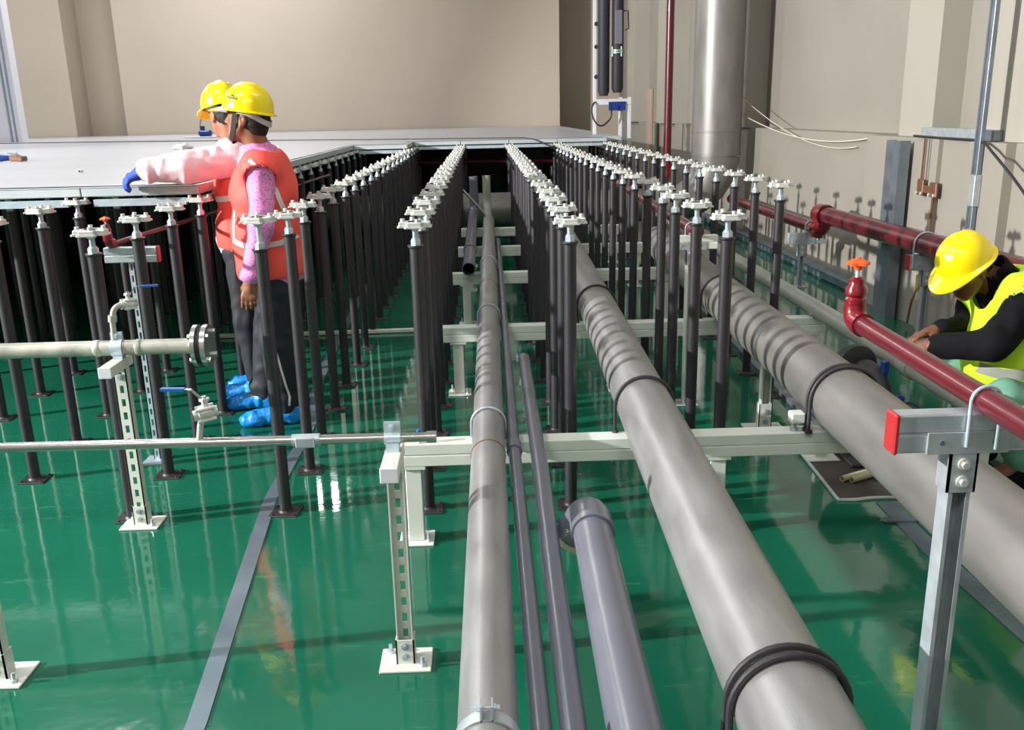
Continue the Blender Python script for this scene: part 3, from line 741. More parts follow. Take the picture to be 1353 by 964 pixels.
# blue capped stub
t = thing('capped_nipple', 'tiny pipe stub with a blue cap beside the front pedestal', 'pipe stub', (-.255, 3.27, BT))
MB().cyl((-.262, 3.275, BT), (-.262, 3.275, BT + .035), .006, n=12).build('stub', M_PVCC, t)
MB().lathe((-.262, 3.275, BT + .03), (0, 0, 1), [(0, .0095), (.02, .0095), (.024, .006)], 12).build('cap', M_BLUE, t)

# ------------------------------------------------------------------ galvanised strut stands and fire pipes
def c_channel(b, p, ex, ey, ez, L, w, d, th=.0025, lip=.008):
    # lipped C profile in (ex,ey), open towards +ey, extruded along ez
    P = [(-w / 2, 0), (w / 2, 0), (w / 2, d), (w / 2 - lip, d), (w / 2 - lip, d - th), (w / 2 - th, d - th), (w / 2 - th, th), (-w / 2 + th, th), (-w / 2 + th, d - th), (-w / 2 + lip, d - th), (-w / 2 + lip, d), (-w / 2, d)]
    p = Vector(p); ex = Vector(ex); ey = Vector(ey); ez = Vector(ez)
    n = len(P)
    A = [p + ex * q[0] + ey * q[1] for q in P]; B = [a + ez * L for a in A]
    fs = [(i, (i + 1) % n, (i + 1) % n + n, i + n) for i in range(n)]
    for o, rev in ((0, True), (n, False)):
        for q in ((0, 1, 6, 7), (1, 2, 5, 6), (2, 3, 4, 5), (0, 7, 8, 11), (8, 9, 10, 11)):
            q = tuple(o + i for i in q); fs.append(q[::-1] if rev else q)
    b.add(A + B, fs)

def fire_pipe(pts, R, lab, n=28): 
    t = thing('fire_pipe', lab, 'pipe', pts[0], 'maroon fire pipes')
    MB().pipe(pts, R, n).build('pipe_body', M_RED, t); return t
def globe_valve(p, lab, s=1.0, stem=.03):
    p = Vector(p); t = thing('angle_valve', lab, 'valve', p, 'red valves with orange handwheels')
    up = Vector((0, 0, 1))
    b = MB()
    b.lathe(p - up * .012 * s, up, [(0, .0), (0, .02 * s), (.01 * s, .026 * s), (.03 * s, .026 * s), (.036 * s, .021 * s), (.042 * s, .026 * s), (.056 * s, .026 * s), (.066 * s, .019 * s), (.078 * s, .019 * s), (.085 * s, .012 * s), (.085 * s, 0)], 20)
    b.build('valve_body', M_REDV, t)
    MB().cyl(p + up * .07 * s, p + up * (.09 * s + stem), .005 * s, n=10).build('stem', M_ZINC, t)
    b = MB(); c = p + up * (.09 * s + stem)
    pr_ = []
    N = 30; top = []; bot = []
    vs = []; fs = []
    for i in range(N):
        a = 2 * PI * i / N; r = .026 * s * (1 + .13 * math.cos(5 * a))
        vs += [c + Vector((r * math.cos(a), r * math.sin(a), 0)), c + Vector((r * math.cos(a), r * math.sin(a), .007 * s)), c + Vector((r * .45 * math.cos(a), r * .45 * math.sin(a), .014 * s))]
    for i in range(N):
        j = (i + 1) % N
        fs += [(3 * i, 3 * j, 3 * j + 1, 3 * i + 1), (3 * i + 1, 3 * j + 1, 3 * j + 2, 3 * i + 2)]
    fs += [tuple(3 * i for i in range(N))[::-1], tuple(3 * i + 2 for i in range(N))]
    b.add(vs, fs); b.cyl(c + Vector((0, 0, -.012 * s)), c + Vector((0, 0, .002)), .009 * s, .013 * s, n=12); b.cyl(c + Vector((0, 0, .012 * s)), c + Vector((0, 0, .019 * s)), .006 * s, n=6)
    b.build('handwheel', M_ORANGE, t)
    return t

# R2: nearest fire pipe on the right, on a tall galvanised stand
R2Z = 1.031; R2R = .0235
r2x = lambda y: .8885 + .036 * (y - 1.62)
t = fire_pipe([(r2x(.7), .7, R2Z), (r2x(2.24), 2.24, R2Z)] , R2R, 'nearest maroon fire pipe at right, clamped on the tall galvanised stand')
el = bez((r2x(2.235), 2.235, R2Z), (r2x(2.27), 2.275, R2Z), (r2x(2.28), 2.285, R2Z + .005), (r2x(2.285), 2.288, R2Z + .035), 8)
b = MB(); b.pipe(el, .0275, 24); b.lathe((r2x(2.22), 2.22, R2Z), (0, 1, 0), [(0, .024), (0, .029), (.018, .029), (.018, .024)], 24)
b.build('elbow', M_REDV, t)
globe_valve((r2x(2.285), 2.288, R2Z + .035), 'red valve with orange handwheel on the nearest fire pipe', 1.0, .012)
def galv_stand(x, y, ztop, xl, xr, lab, post_w=.041, cap=True, tw=1, plate=True, m=M_GALV, sc=1.0, capr=False):
    # double back-to-back channel on a bracket plate over a C-channel post
    t = thing('strut_stand', lab, 'pipe stand', (x, y, 0), 'galvanised strut stands')
    h = .0365 * sc; dep = .041 * sc
    b = MB()
    b.box(xl, xr, y - dep / 2, y + dep / 2, ztop - h + .0012, ztop, bev=.003); b.box(xl, xr, y - dep / 2, y + dep / 2, ztop - 2 * h, ztop - h - .0012, bev=.003)
    b.box(xl + .002, xr - .002, y - dep / 2 + .003, y + dep / 2 - .003, ztop - h - .0013, ztop - h + .0013)
    ch = b.build('crossbar', m, t)
    if cap:
        MB().box(xl - .004, xl + .006, y - dep / 2 - .002, y + dep / 2 + .002, ztop - 2 * h - .002, ztop + .001, bev=.003).build('end_cap', M_REDCAP, ch)
    if capr:
        MB().box(xr - .01, xr + .004, y - dep / 2 - .002, y + dep / 2 + .002, ztop - 2 * h - .002, ztop + .001, bev=.003).build('end_cap', M_REDCAP, ch)
    zb = ztop - 2 * h
    pw = post_w
    # post: open channel facing the camera
    b = MB(); c_channel(b, (x, y + pw / 2, .006), (1, 0, 0), (0, -1, 0), (0, 0, 1), zb - .075 * sc - .006 + .06 * sc, pw, pw)
    b.build('post', m, t, flat=True)
    b = MB(); yf = y - dep / 2 - .0045; w2 = .072 * sc
    b.box(x - w2, x + w2 * 1.1, yf, yf + .0045, zb - .002, zb + .04 * sc, bev=.001)
    g = .0265 * sc
    b.box(x - g, x + g, yf + .001, yf + .0055, zb - .078 * sc, zb - .002); b.box(x - g, x - g + .0045, yf + .001, y + dep / 2, zb - .078 * sc, zb - .002); b.box(x + g - .0045, x + g, yf + .001, y + dep / 2, zb - .078 * sc, zb - .002)
    br = b.build('bracket', M_GALV, t)
    for k in (.022, .056): b = MB(); bolt(b, (x, yf + .001, zb - k * sc), (0, -1, 0), .0072 * sc, .012 * sc); b.build('bolt', M_HEAD, br)
    for s_ in (-.045, .052): MB().cyl((x + s_ * sc, yf, zb + .02 * sc), (x + s_ * sc, yf - .001, zb + .02 * sc), .005 * sc, n=12).build('bolt_hole', M_GALVD, br)
    b = MB(); b.box(x - .06, x + .06, y - .06, y + .06, 0, .006, bev=.002)
    b.build('base_plate', M_GALV, t)
    return t
YS = 1.62
galv_stand(.862, YS, 1.006, .733, 1.35, 'tall galvanised stand with a red-capped crossbar at right front')
def long_u(x, y, z, R, zlow, rod, lab, group='pipe clamps on the galvanised stands', m=M_ZINC):
    pts = [(x - R - rod, y, zlow)] + [tuple(p) for p in arc((x, y, z), R + rod + .001, PI, 0, 18, (1, 0, 0), (0, 0, 1))] + [(x + R + rod, y, zlow - .006)]
    return tag(MB().pipe(pts, rod, 10).build('u_bolt', m, None, (x, y, zlow)), lab, 'pipe clamp', group)
long_u(r2x(YS - .027), YS - .0275, R2Z, R2R, .945, .0033, 'silver U-bolt over the nearest fire pipe')

# R3: fire pipe in the same line, further back
R3R = .031; R3Z = .945 
t = fire_pipe([(1.075, 4.83, R3Z), (1.15, 8.2, R3Z)], R3R, 'maroon fire pipe half hidden behind the pedestals left of the big duct')
MB().lathe((1.075, 4.80, R3Z), (0, 1, 0), [(0, 0), (0, R3R + .004), (.05, R3R + .004), (.05, R3R)], 24).build('end_cap', M_REDV, t)
galv_stand(1.07, 4.93, R3Z - R3R - .001, .985, 1.21, 'galvanised stand between the thick pipes under the middle fire pipe', m=M_CREAM, sc=1.0, cap=False)
long_u(1.077, 4.93, R3Z, R3R, .86, .003, 'silver U-bolt over the middle fire pipe')

# R1: big fire pipe along the right wall
R1Z, R1R = .655, .072
t = fire_pipe([(2.93, 3.0, R1Z), (2.875, 8.15, R1Z)], R1R, 'large maroon fire pipe along the right wall above the crouching worker')
MB().lathe((2.878, 7.98, R1Z), (0, 1, 0), [(0, R1R), (0, R1R + .014), (.03, R1R + .018), (.05, R1R + .018), (.07, R1R + .014), (.17, R1R + .012), (.19, R1R), (.2, .05)], 28).build('coupling', M_REDV, t)
MB().pipe([(2.86, 8.1, .53), (2.87, 11.1, .53)], .052, 28).build('thinner_section', M_RED, t)
b = MB(); b.pipe([(2.862, 8.13, .50)] + bez((2.862, 8.1, .53), (2.862, 8.0, .535), (2.868, 8.02, .6), (2.872, 8.08, .65), 8), .068, 24)
for k in range(6):
    a = k * PI / 3; b.cyl((2.862 + .07 * math.cos(a), 8.1, .53 + .07 * math.sin(a)), (2.862 + .07 * math.cos(a), 8.2, .53 + .07 * math.sin(a)), .014, n=6)
b.build('reducer_elbow', M_REDV, t)
galv_stand(2.79, 8.3, .53 - .053, 2.66, 2.99, 'galvanised stand under the wall fire pipe near its red coupling', cap=False, sc=1.35)
long_u(2.861, 8.27, .53, .052, .42, .006, 'silver U-bolt beside the red coupling on the wall pipe')
galv_stand(2.93, 6.2, R1Z - R1R - .001, 2.80, 3.08, 'galvanised red-capped stand under the large wall fire pipe', sc=1.35)
long_u(2.896, 6.16, R1Z, R1R, .5, .006, 'silver U-bolt over the large wall fire pipe')

# vertical riser with red elbow
t = fire_pipe([(2.385, 12.55, 4.8), (2.385, 12.55, .82)], .05, 'vertical maroon riser pipe left of the big steel duct')
b = MB(); b.pipe([(2.385, 12.55, .84)] + bez((2.385, 12.55, .8), (2.385, 12.55, .66), (2.33, 12.5, .62), (2.2, 12.4, .62), 8) + [(1.75, 12.05, .62)], .058, 20); b.lathe((2.385, 12.55, .8), (0, 0, 1), [(0, .05), (0, .075), (.06, .075), (.06, .05)], 20); b.build('elbow', M_REDV, t)
tag(MB().pipe([(-.9, 13.0, .93), (1.3, 13.05, .93)], .04, 16).build('fire_pipe', M_RED, None, (0, 13, .93)), 'dark maroon pipe crossing in the gloom under the far panels', 'pipe', 'maroon fire pipes')

# thin red pipe and slotted stand at far left
LY = 4.26
t = thing('strut_stand', 'thin slotted zinc post with crossbar and red cap, left of the workers', 'pipe stand', (-1.59, LY, 0), 'galvanised strut stands')
slotted_strut(t, 'post', (-1.585, LY + .03, .006), .945, .03, .03, M_ZINC)
b = MB(); zt = 1.012
b.box(-1.685, -1.452, LY - .021, LY + .02, zt - .033, zt, bev=.003); b.box(-1.685, -1.452, LY - .021, LY + .02, zt - .068, zt - .0355, bev=.003); b.box(-1.683, -1.456, LY - .018, LY + .017, zt - .036, zt - .032)
cb = b.build('crossbar', M_GALV, t)
MB().box(-1.456, -1.448, LY - .022, LY + .021, zt - .07, zt + .001, bev=.002).build('end_cap', M_REDCAP, cb)
b = MB(); b.box(-1.64, -1.53, LY - .05, LY + .07, 0, .006); b.build('base_plate', M_ZINC, t)
t = fire_pipe([(-1.648, LY, zt + .0125), (-1.58, 5.3, zt + .017), (-1.5, 7.2, zt + .017), (-1.42, 9.0, zt + .017)], .0115, 'thin maroon pipe running back under the panels from the small red valve', 18)
b = MB(); b.pipe(bez((-1.648, LY + .01, zt + .018), (-1.65, LY - .03, zt + .016), (-1.652, LY - .035, zt + .03), (-1.652, LY - .033, zt + .06), 8), .021, 18); b.build('elbow', M_REDV, t)
globe_valve((-1.652, LY - .033, zt + .048), 'small red valve with orange handwheel left of the workers', .78, .006)

# ------------------------------------------------------------------ big duct
t = thing('steel_duct', 'big vertical stainless duct curving away under the raised floor', 'duct', (2.75, 11.43, 0))
DR = .285
b = MB(); b.pipe([(2.75, 11.45, 5.2), (2.75, 11.45, 1.0)], DR, 48); b.build('riser_section', M_SSD, t)
b = MB()
el = arc((2.2, 11.45, 1.0), .55, 0, -PI / 2, 14, (1, 0, 0), (0, 0, 1))
b.pipe(el, [DR - (.09 * i / 14) for i in range(15)], 40); b.build('elbow', M_SSD, t)
MB().pipe([(2.22, 11.45, .45), (-1.9, 11.43, .45)], .19, 36).build('branch_section', M_SSD, t)
for z in (1.02, 1.28): MB().lathe((2.75, 11.45, z - .01), (0, 0, 1), [(0, DR), (.003, DR + .004), (.017, DR + .004), (.02, DR)], 48).build('weld_seam', M_SSD, t)

# ------------------------------------------------------------------ insulated drop pipes at the back corner
for k, (px_, zb_) in enumerate(((1.735, 1.70), (1.93, 1.74))):
    t = thing('insulated_pipe', ['left of two black insulated pipes hanging at the back corner', 'right black insulated pipe with a valve flange at the back corner'][k], 'pipe', (px_, 14.0, zb_), 'black insulated pipes')
    MB().pipe([(px_, 14.0, 5.4), (px_, 14.0, zb_ + .1)] + [(px_, 14.0, zb_ + .04)], [.082, .082, .06], 26).build('insulation', M_INSUL, t)
    if k == 1:
        b = MB(); b.lathe((px_, 14, 2.30), (0, 0, 1), [(0, 0), (0, .1), (.022, .1), (.022, .07), (.03, .07), (.03, .1), (.05, .1), (.05, 0)], 20)
        for q in range(4):
            a = q * PI / 2 + .5; b.cyl((px_ + .09 * math.cos(a), 14 + .09 * math.sin(a), 2.26), (px_ + .09 * math.cos(a), 14 + .09 * math.sin(a), 2.39), .012, n=8)
        b.build('flange', mat('greenish_flange', hexc(150, 176, 160), 0.4, metal=.4), t)
        MB().box(px_ - .05, px_ + .05, 13.9, 13.93, 2.42, 2.86, bev=.006).build('valve_plate', mat('dull_violet_plate', hexc(112, 108, 122), 0.5), t)
        b = MB(); b.pipe([(px_ + .07, 13.95, 2.85), (px_ + .13, 13.92, 2.85), (px_ + .14, 13.92, 2.62), (px_ + .09, 13.93, 2.6)], .01, 8); b.build('handle', M_STRAP, t)
t = thing('pipe_rack', 'white metal rack below the two black insulated pipes', 'rack', (1.84, 14.12, 0))
b = MB()
for xx in (1.60, 1.97, 2.10): b.box(xx, xx + .05, 14.1, 14.15, 0, 5.2 if xx < 1.7 else 1.72, bev=.004)
b.box(1.6, 2.15, 14.09, 14.14, 1.62, 1.7, bev=.004)
b.build('upright', M_FRAME, t)
MB().box(1.82, 2.06, 14.06, 14.09, 1.54, 1.66, bev=.005).build('bracket', M_BLUED, t)
for z in (2.0, 2.4, 2.7, 3.1): MB().cyl((1.64, 14.09, z), (1.64, 14.06, z), .03, n=8).build('bolt', M_BLACKP, t)
tag(MB().pipe(bez((1.63, 14.076, 1.66), (1.48, 13.9, 1.6), (1.62, 13.9, 1.2), (1.78, 13.95, 1.38), 14) + bez((1.78, 13.95, 1.38), (1.88, 13.97, 1.45), (1.84, 13.95, 1.55), (1.82, 13.93, 1.62), 8), .012, 8).build('cable', M_WIREB, None, (1.65, 13.95, 1.5)), 'looped black cable under the insulated pipes', 'cable')
tag(MB().box(3.0, 3.06, 17.5, 17.9, .0, 1.9, bev=.01).build('wooden_board', mat('pale_brown_board', hexc(172, 150, 132), .6), None, (3.03, 17.7, 0)), 'narrow brown board leaning by the wall left of the riser', 'board')
tag(MB().cyl((3.36, 13.6, 1.45), (3.36, 13.6, 5.0), .05, n=14).build('wall_conduit', M_COPPER, None, (3.36, 13.6, 1.45)), 'brown vertical conduit left of the big duct', 'conduit')

# ------------------------------------------------------------------ right wall fittings
t = thing('metal_channel', 'wide galvanised channel standing against the right wall', 'channel', (2.94, 6.93, 0))
b = MB(); b.box(2.975, 2.98, 6.88, 7.12, .0, 1.29); b.box(2.98, 3.05, 6.88, 6.885, 0, 1.29); b.box(2.98, 3.05, 7.115, 7.12, 0, 1.29)
b.build('channel_body', M_GALVD, t, flat=True)
t = thing('cable_tray', 'short pale steel cable tray on the ledge above the channel', 'cable tray', (3.14, 6.5, 1.312))
b = MB(); b.box(3.1, 3.19, 6.02, 6.85, 1.312, 1.38, bev=.004); b.build('tray', M_GALV, t)
MB().box(3.098, 3.192, 5.86, 6.03, 1.311, 1.376, bev=.003).build('end_box', M_GALVD, t)
t = thing('junction_block', 'brown copper bracket on thin vertical rods beside the channel', 'bracket', (2.98, 6.55, .98))
b = MB(); yb = 6.62
b.box(3.03, 3.05, yb - .23, yb - .13, .93, 1.03, bev=.006); b.box(3.03, 3.05, yb - .03, yb + .06, .93, 1.04, bev=.006); b.box(3.035, 3.05, yb - .15, yb, .95, 1.0, bev=.004)
b.build('plate', M_COPPER, t)
b = MB(); b.cyl((3.04, yb + .02, 1.03), (3.04, yb + .02, 1.31), .007, n=8); b.cyl((3.04, yb - .01, 1.03), (3.04, yb - .01, 1.31), .004, n=8); b.cyl((3.04, yb - .18, .93), (3.04, yb - .18, .3), .009, n=8); b.build('rod', M_COPPER, t)
for q in (-.21, -.14, -.02, .05): MB().cyl((3.03, yb + q, .945), (3.022, yb + q, .945), .012, n=8).build('screw', M_HEAD, t)
t = thing('hanging_cable', 'thin dark cable with a yellow tag hanging behind the wall stand', 'cable', (3.04, 6.4, .0))
MB().pipe([(3.04, 6.5, .62), (3.03, 6.46, .5), (3.04, 6.5, .35), (3.02, 6.56, .2), (3.02, 6.6, .03)], .009, 8).build('cord', M_COPPER, t)
MB().box(3.005, 3.03, 6.46, 6.5, .3, .4, bev=.004).build('tag', M_YTAG, t)
t = thing('wall_conduit', 'galvanised vertical conduit on the right wall above the helmet', 'conduit', (3.0, 5.83, 0))
b = MB(); b.box(2.985, 3.015, 5.79, 5.83, 0, 5.0, bev=.003); b.box(2.98, 3.0, 5.83, 5.845, 0, 5); b.build('tube', M_GALVD, t)
b = MB(); b.box(2.975, 3.02, 5.78, 5.84, .93, 1.12, bev=.004); b.build('coupler', M_GALV, t)
tag(MB().pipe([(3.04, 6.82, 1.325), (3.07, 6.5, 1.318), (3.05, 6.0, 1.318), (2.98, 5.72, 1.312), (2.95, 5.6, 1.28), (2.94, 5.3, 1.14), (2.93, 5.0, .98), (2.93, 4.6, .8)], .008, 8).build('cable', M_WIREB, None, (3, 6, 1.3)), 'black cable running from the cable tray down to the right edge', 'cable')
tag(MB().pipe(bez((3.05, 12.5, 1.62), (3.1, 11.0, 1.35), (3.15, 9.5, 1.12), (3.17, 7.9, 1.28), 16), .006, 6).build('cable', M_WIREW, None, (3.1, 10, 1.3)), 'thin sagging white wire on the wall right of the duct', 'cable')
tag(MB().pipe(bez((3.13, 12.3, 1.78), (3.13, 10.8, 1.4), (3.14, 9.2, 1.08), (3.17, 8.2, 1.2), 16), .0045, 6).build('cable', M_WIREW, None, (3.1, 10, 1.35)), 'second thin wire looping just below the white one', 'cable')
tag(MB().pipe([(3.3, 14.8, 3.3), (3.2, 13.6, 2.75), (3.1, 12.8, 2.3), (3.1, 11.8, 1.85)], .009, 6).build('cable', M_WIREW, None, (3.2, 14, 3)), 'white wire slanting behind the top of the big duct', 'cable')

# ------------------------------------------------------------------ mat, offcuts and tools by the crouching worker
t = thing('floor_mat', 'dark brown mat with pale torn edges under the right thick pipe', 'mat', (1.6, 3.8, 0))
P = [(1.432, 4.12), (1.42, 3.82), (1.405, 3.53), (1.47, 3.525), (1.55, 3.54), (1.68, 3.535), (1.80, 3.56), (1.83, 3.9), (1.8, 4.15)]
MB().prism(P, (0, 0, .0005), (1, 0, 0), (0, 1, 0), (0, 0, 1), .004).build('sheet', M_MAT, t, flat=True)
b = MB(); b.pipe([(p[0], p[1], .005) for p in (P[0], P[1], P[2], P[3], P[4], P[5], P[6])], .0075, 6); b.build('edge', M_MATE, t)
for k, (a, c) in enumerate((((1.49, 3.72), (1.68, 3.82)), ((1.525, 3.705), (1.72, 3.80)))):
    tag(MB().pipe([(a[0], a[1], .0185), (c[0], c[1], .0185)], .0135, 18, wall=.003).build('pipe_offcut', M_PVCC, None, ((a[0] + c[0]) / 2, (a[1] + c[1]) / 2, .018)), ['left of two cream pipe offcuts lying on the brown mat', 'right of two cream pipe offcuts lying on the brown mat'][k], 'pipe offcut', 'cream offcuts on the mat')
tag(MB().box(1.50, 1.63, 3.30, 3.325, 0, .012, bev=.003).build('metal_offcut', M_STRIP, None, (1.56, 3.31, 0)), 'thin grey offcut on the floor in front of the mat', 'offcut')
t = thing('pipe_stand', 'cream strut stand under the right thick pipe behind the nearest support', 'pipe stand', (1.36, 4.45, 0), 'cream strut pipe stands')
b = MB(); c_channel(b, (1.36, 4.47, .008), (1, 0, 0), (0, -1, 0), (0, 0, 1), ZC - RC - .008, .05, .042); b.build('post', M_CREAM, t, flat=True)
b = MB(); b.box(1.27, 1.46, 4.38, 4.53, 0, .008); b.box(1.328, 1.392, 4.42, 4.425, .008, .14); b.box(1.328, 1.332, 4.42, 4.47, .008, .14); b.box(1.388, 1.392, 4.42, 4.47, .008, .14); b.build('base_plate', M_CREAM, t)
for z in (.05, .1): b = MB(); bolt(b, (1.36, 4.42, z), (0, -1, 0)); b.build('bolt', M_GALV, t)
t = thing('pipe_stand', 'cream stand with its base plate on the brown mat', 'pipe stand', (1.5, 4.03, 0), 'cream strut pipe stands')
MB().box(1.42, 1.57, 3.96, 4.08, .0055, .013, bev=.002).build('base_plate', M_CREAM, t)
b = MB(); b.box(1.475, 1.52, 4.0, 4.04, .013, .3); b.build('post', M_CREAM, t)
b = MB(); b.cyl((1.5, 3.99, .06), (1.5, 3.975, .06), .016, n=14); b.cyl((1.5, 3.98, .06), (1.5, 3.97, .06), .009, n=6); b.build('bolt', M_GALV, t)
t = thing('clamp_block', 'small cream block bolted on the nearest support beside the twin clamp', 'block', (1.13, 3.29, BT))
MB().box(1.105, 1.155, 3.27, 3.32, BT + .03, BT + .07, bev=.004).build('block', M_CREAM, t)
b = MB(); b.cyl((1.12, 3.29, BT), (1.12, 3.29, BT + .03), .009, n=8); b.cyl((1.12, 3.29, BT), (1.12, 3.29, BT + .012), .016, n=6); b.build('bolt', M_GALV, t)
# dark cut-off machine and blue containers on the floor behind the thick pipe
t = thing('cutting_machine', 'black and blue power tool on the floor in front of the crouching worker', 'power tool', (1.68, 3.9, 0))
b = MB(); b.lathe((1.665, 4.18, .38), (.35, -1, 0), [(0, 0), (0, .11), (.02, .115), (.05, .115), (.06, .09), (.06, 0)], 28); b.build('blade_guard', M_RUBBER, t)
b = MB(); b.pipe(bez((1.69, 4.1, .39), (1.71, 4.04, .40), (1.73, 3.98, .36), (1.75, 3.93, .28), 8), [.05, .055, .055, .055, .05, .045, .04, .036, .034], 16); b.build('motor_body', M_RUBBER, t)
b = MB(); b.box(1.59, 1.86, 3.87, 4.25, .006, .02, bev=.004); b.box(1.66, 1.74, 4.08, 4.2, .02, .34, bev=.01); b.box(1.74, 1.80, 3.88, 3.95, .02, .2, bev=.01); b.build('base', M_RUBBER, t)
MB().pipe(bez((1.77, 3.88, .28), (1.83, 3.82, .36), (1.86, 3.72, .28), (1.80, 3.66, .10), 12), .006, 8).build('cord', M_RUBBER, t)
MB().box(1.755, 1.80, 3.87, 3.91, .25, .33, bev=.012).build('grip', M_BLUED, t); MB().box(1.735, 1.765, 3.98, 4.01, .32, .46, bev=.006).build('grip', M_BLUED, t)
t = thing('lidded_box', 'small blue-lidded white box beside the black power tool', 'box', (1.84, 3.52, 0))
b = MB(); b.box(1.78, 1.90, 3.45, 3.60, .0, .19, bev=.01); b.build('box_body', M_FRAME, t); MB().box(1.79, 1.87, 3.46, 3.56, .19, .26, bev=.012).build('lid', M_BLUED, t)

# ------------------------------------------------------------------ odds and ends lying on the white film
import mathutils
def heap(c, rx, ry, h, n, m, name, lab, cat):
    vs = []; fs = []; R = 6
    for i in range(R + 1):
        for k in range(n):
            a = 2 * PI * k / n; f = i / R
            r = math.cos(f * PI / 2) ; z = math.sin(f * PI / 2)
            q = 1 + .25 * mathutils.noise.noise(Vector((math.cos(a) * 2, math.sin(a) * 2, f * 3)))
            vs.append((c[0] + rx * r * q * math.cos(a), c[1] + ry * r * q * math.sin(a), c[2] + h * z * q))
    for i in range(R):
        for k in range(n): fs.append((i * n + k, i * n + (k + 1) % n, (i + 1) * n + (k + 1) % n, (i + 1) * n + k))
    fs.append(tuple(range(n))[::-1]); fs.append(tuple(range(R * n, R * n + n)))
    m_ = MB(); m_.add(vs, fs); return tag(m_.build(name, m, None, c), lab, cat)
heap((-4.27, 9.0, ZF), .09, .10, .055, 22, mat('grey_dust', hexc(150, 154, 156), .9, var=.2, scale=40), 'dust_heap', 'small grey heap of dust on the white film at far left', 'heap')
t = thing('hand_tool', 'blue-handled hand tool lying on the film at the left edge', 'tool', (-4.1, 8.55, ZF))
MB().pipe([(-4.25, 8.5, ZF + .032), (-4.14, 8.52, ZF + .032), (-4.07, 8.55, ZF + .032)], [.028, .03, .022], 14).build('grip', M_BLUED, t)
b = MB(); b.box(-4.07, -3.99, 8.51, 8.59, ZF + .004, ZF + .05, bev=.008); b.box(-3.99, -3.95, 8.49, 8.60, ZF + .002, ZF + .045, bev=.006); b.build('head', M_COPPER, t)
t = thing('cable_clip', 'tiny white clip with a dark centre on the film above the panel joint', 'clip', (-2.6, 6.36, ZF))
MB().box(-2.615, -2.585, 6.345, 6.375, ZF, ZF + .02, bev=.004).build('clip_body', M_FRAME, t); MB().cyl((-2.6, 6.345, ZF + .011), (-2.6, 6.341, ZF + .011), .007, n=12).build('hole', M_RUBBER, t)
heap((-3.42, 11.3, ZF), .09, .25, .055, 20, M_CLEAR, 'plastic_bag', 'crumpled clear plastic on the film beside the pale pink sleeve', 'plastic')
t = thing('panel_lifter', 'small blue gadget with an arched wire handle on the film beyond the workers', 'lifter', (-5.02, 18.0, ZF))
b = MB(); b.box(-5.13, -4.90, 17.93, 18.07, ZF + .02, ZF + .13, bev=.03); b.cyl((-5.06, 18, ZF + .12), (-5.06, 18, ZF + .2), .045, n=12); b.build('body', M_BLUED, t)
MB().box(-5.36, -4.80, 17.88, 18.14, ZF - .001, ZF + .02, bev=.008).build('tray', M_FRAME, t)
MB().pipe(bez((-5.09, 18, ZF + .12), (-5.12, 18, ZF + .36), (-5.0, 18, ZF + .42), (-4.82, 18, ZF + .39), 10), .011, 8).build('handle', M_GALVD, t)

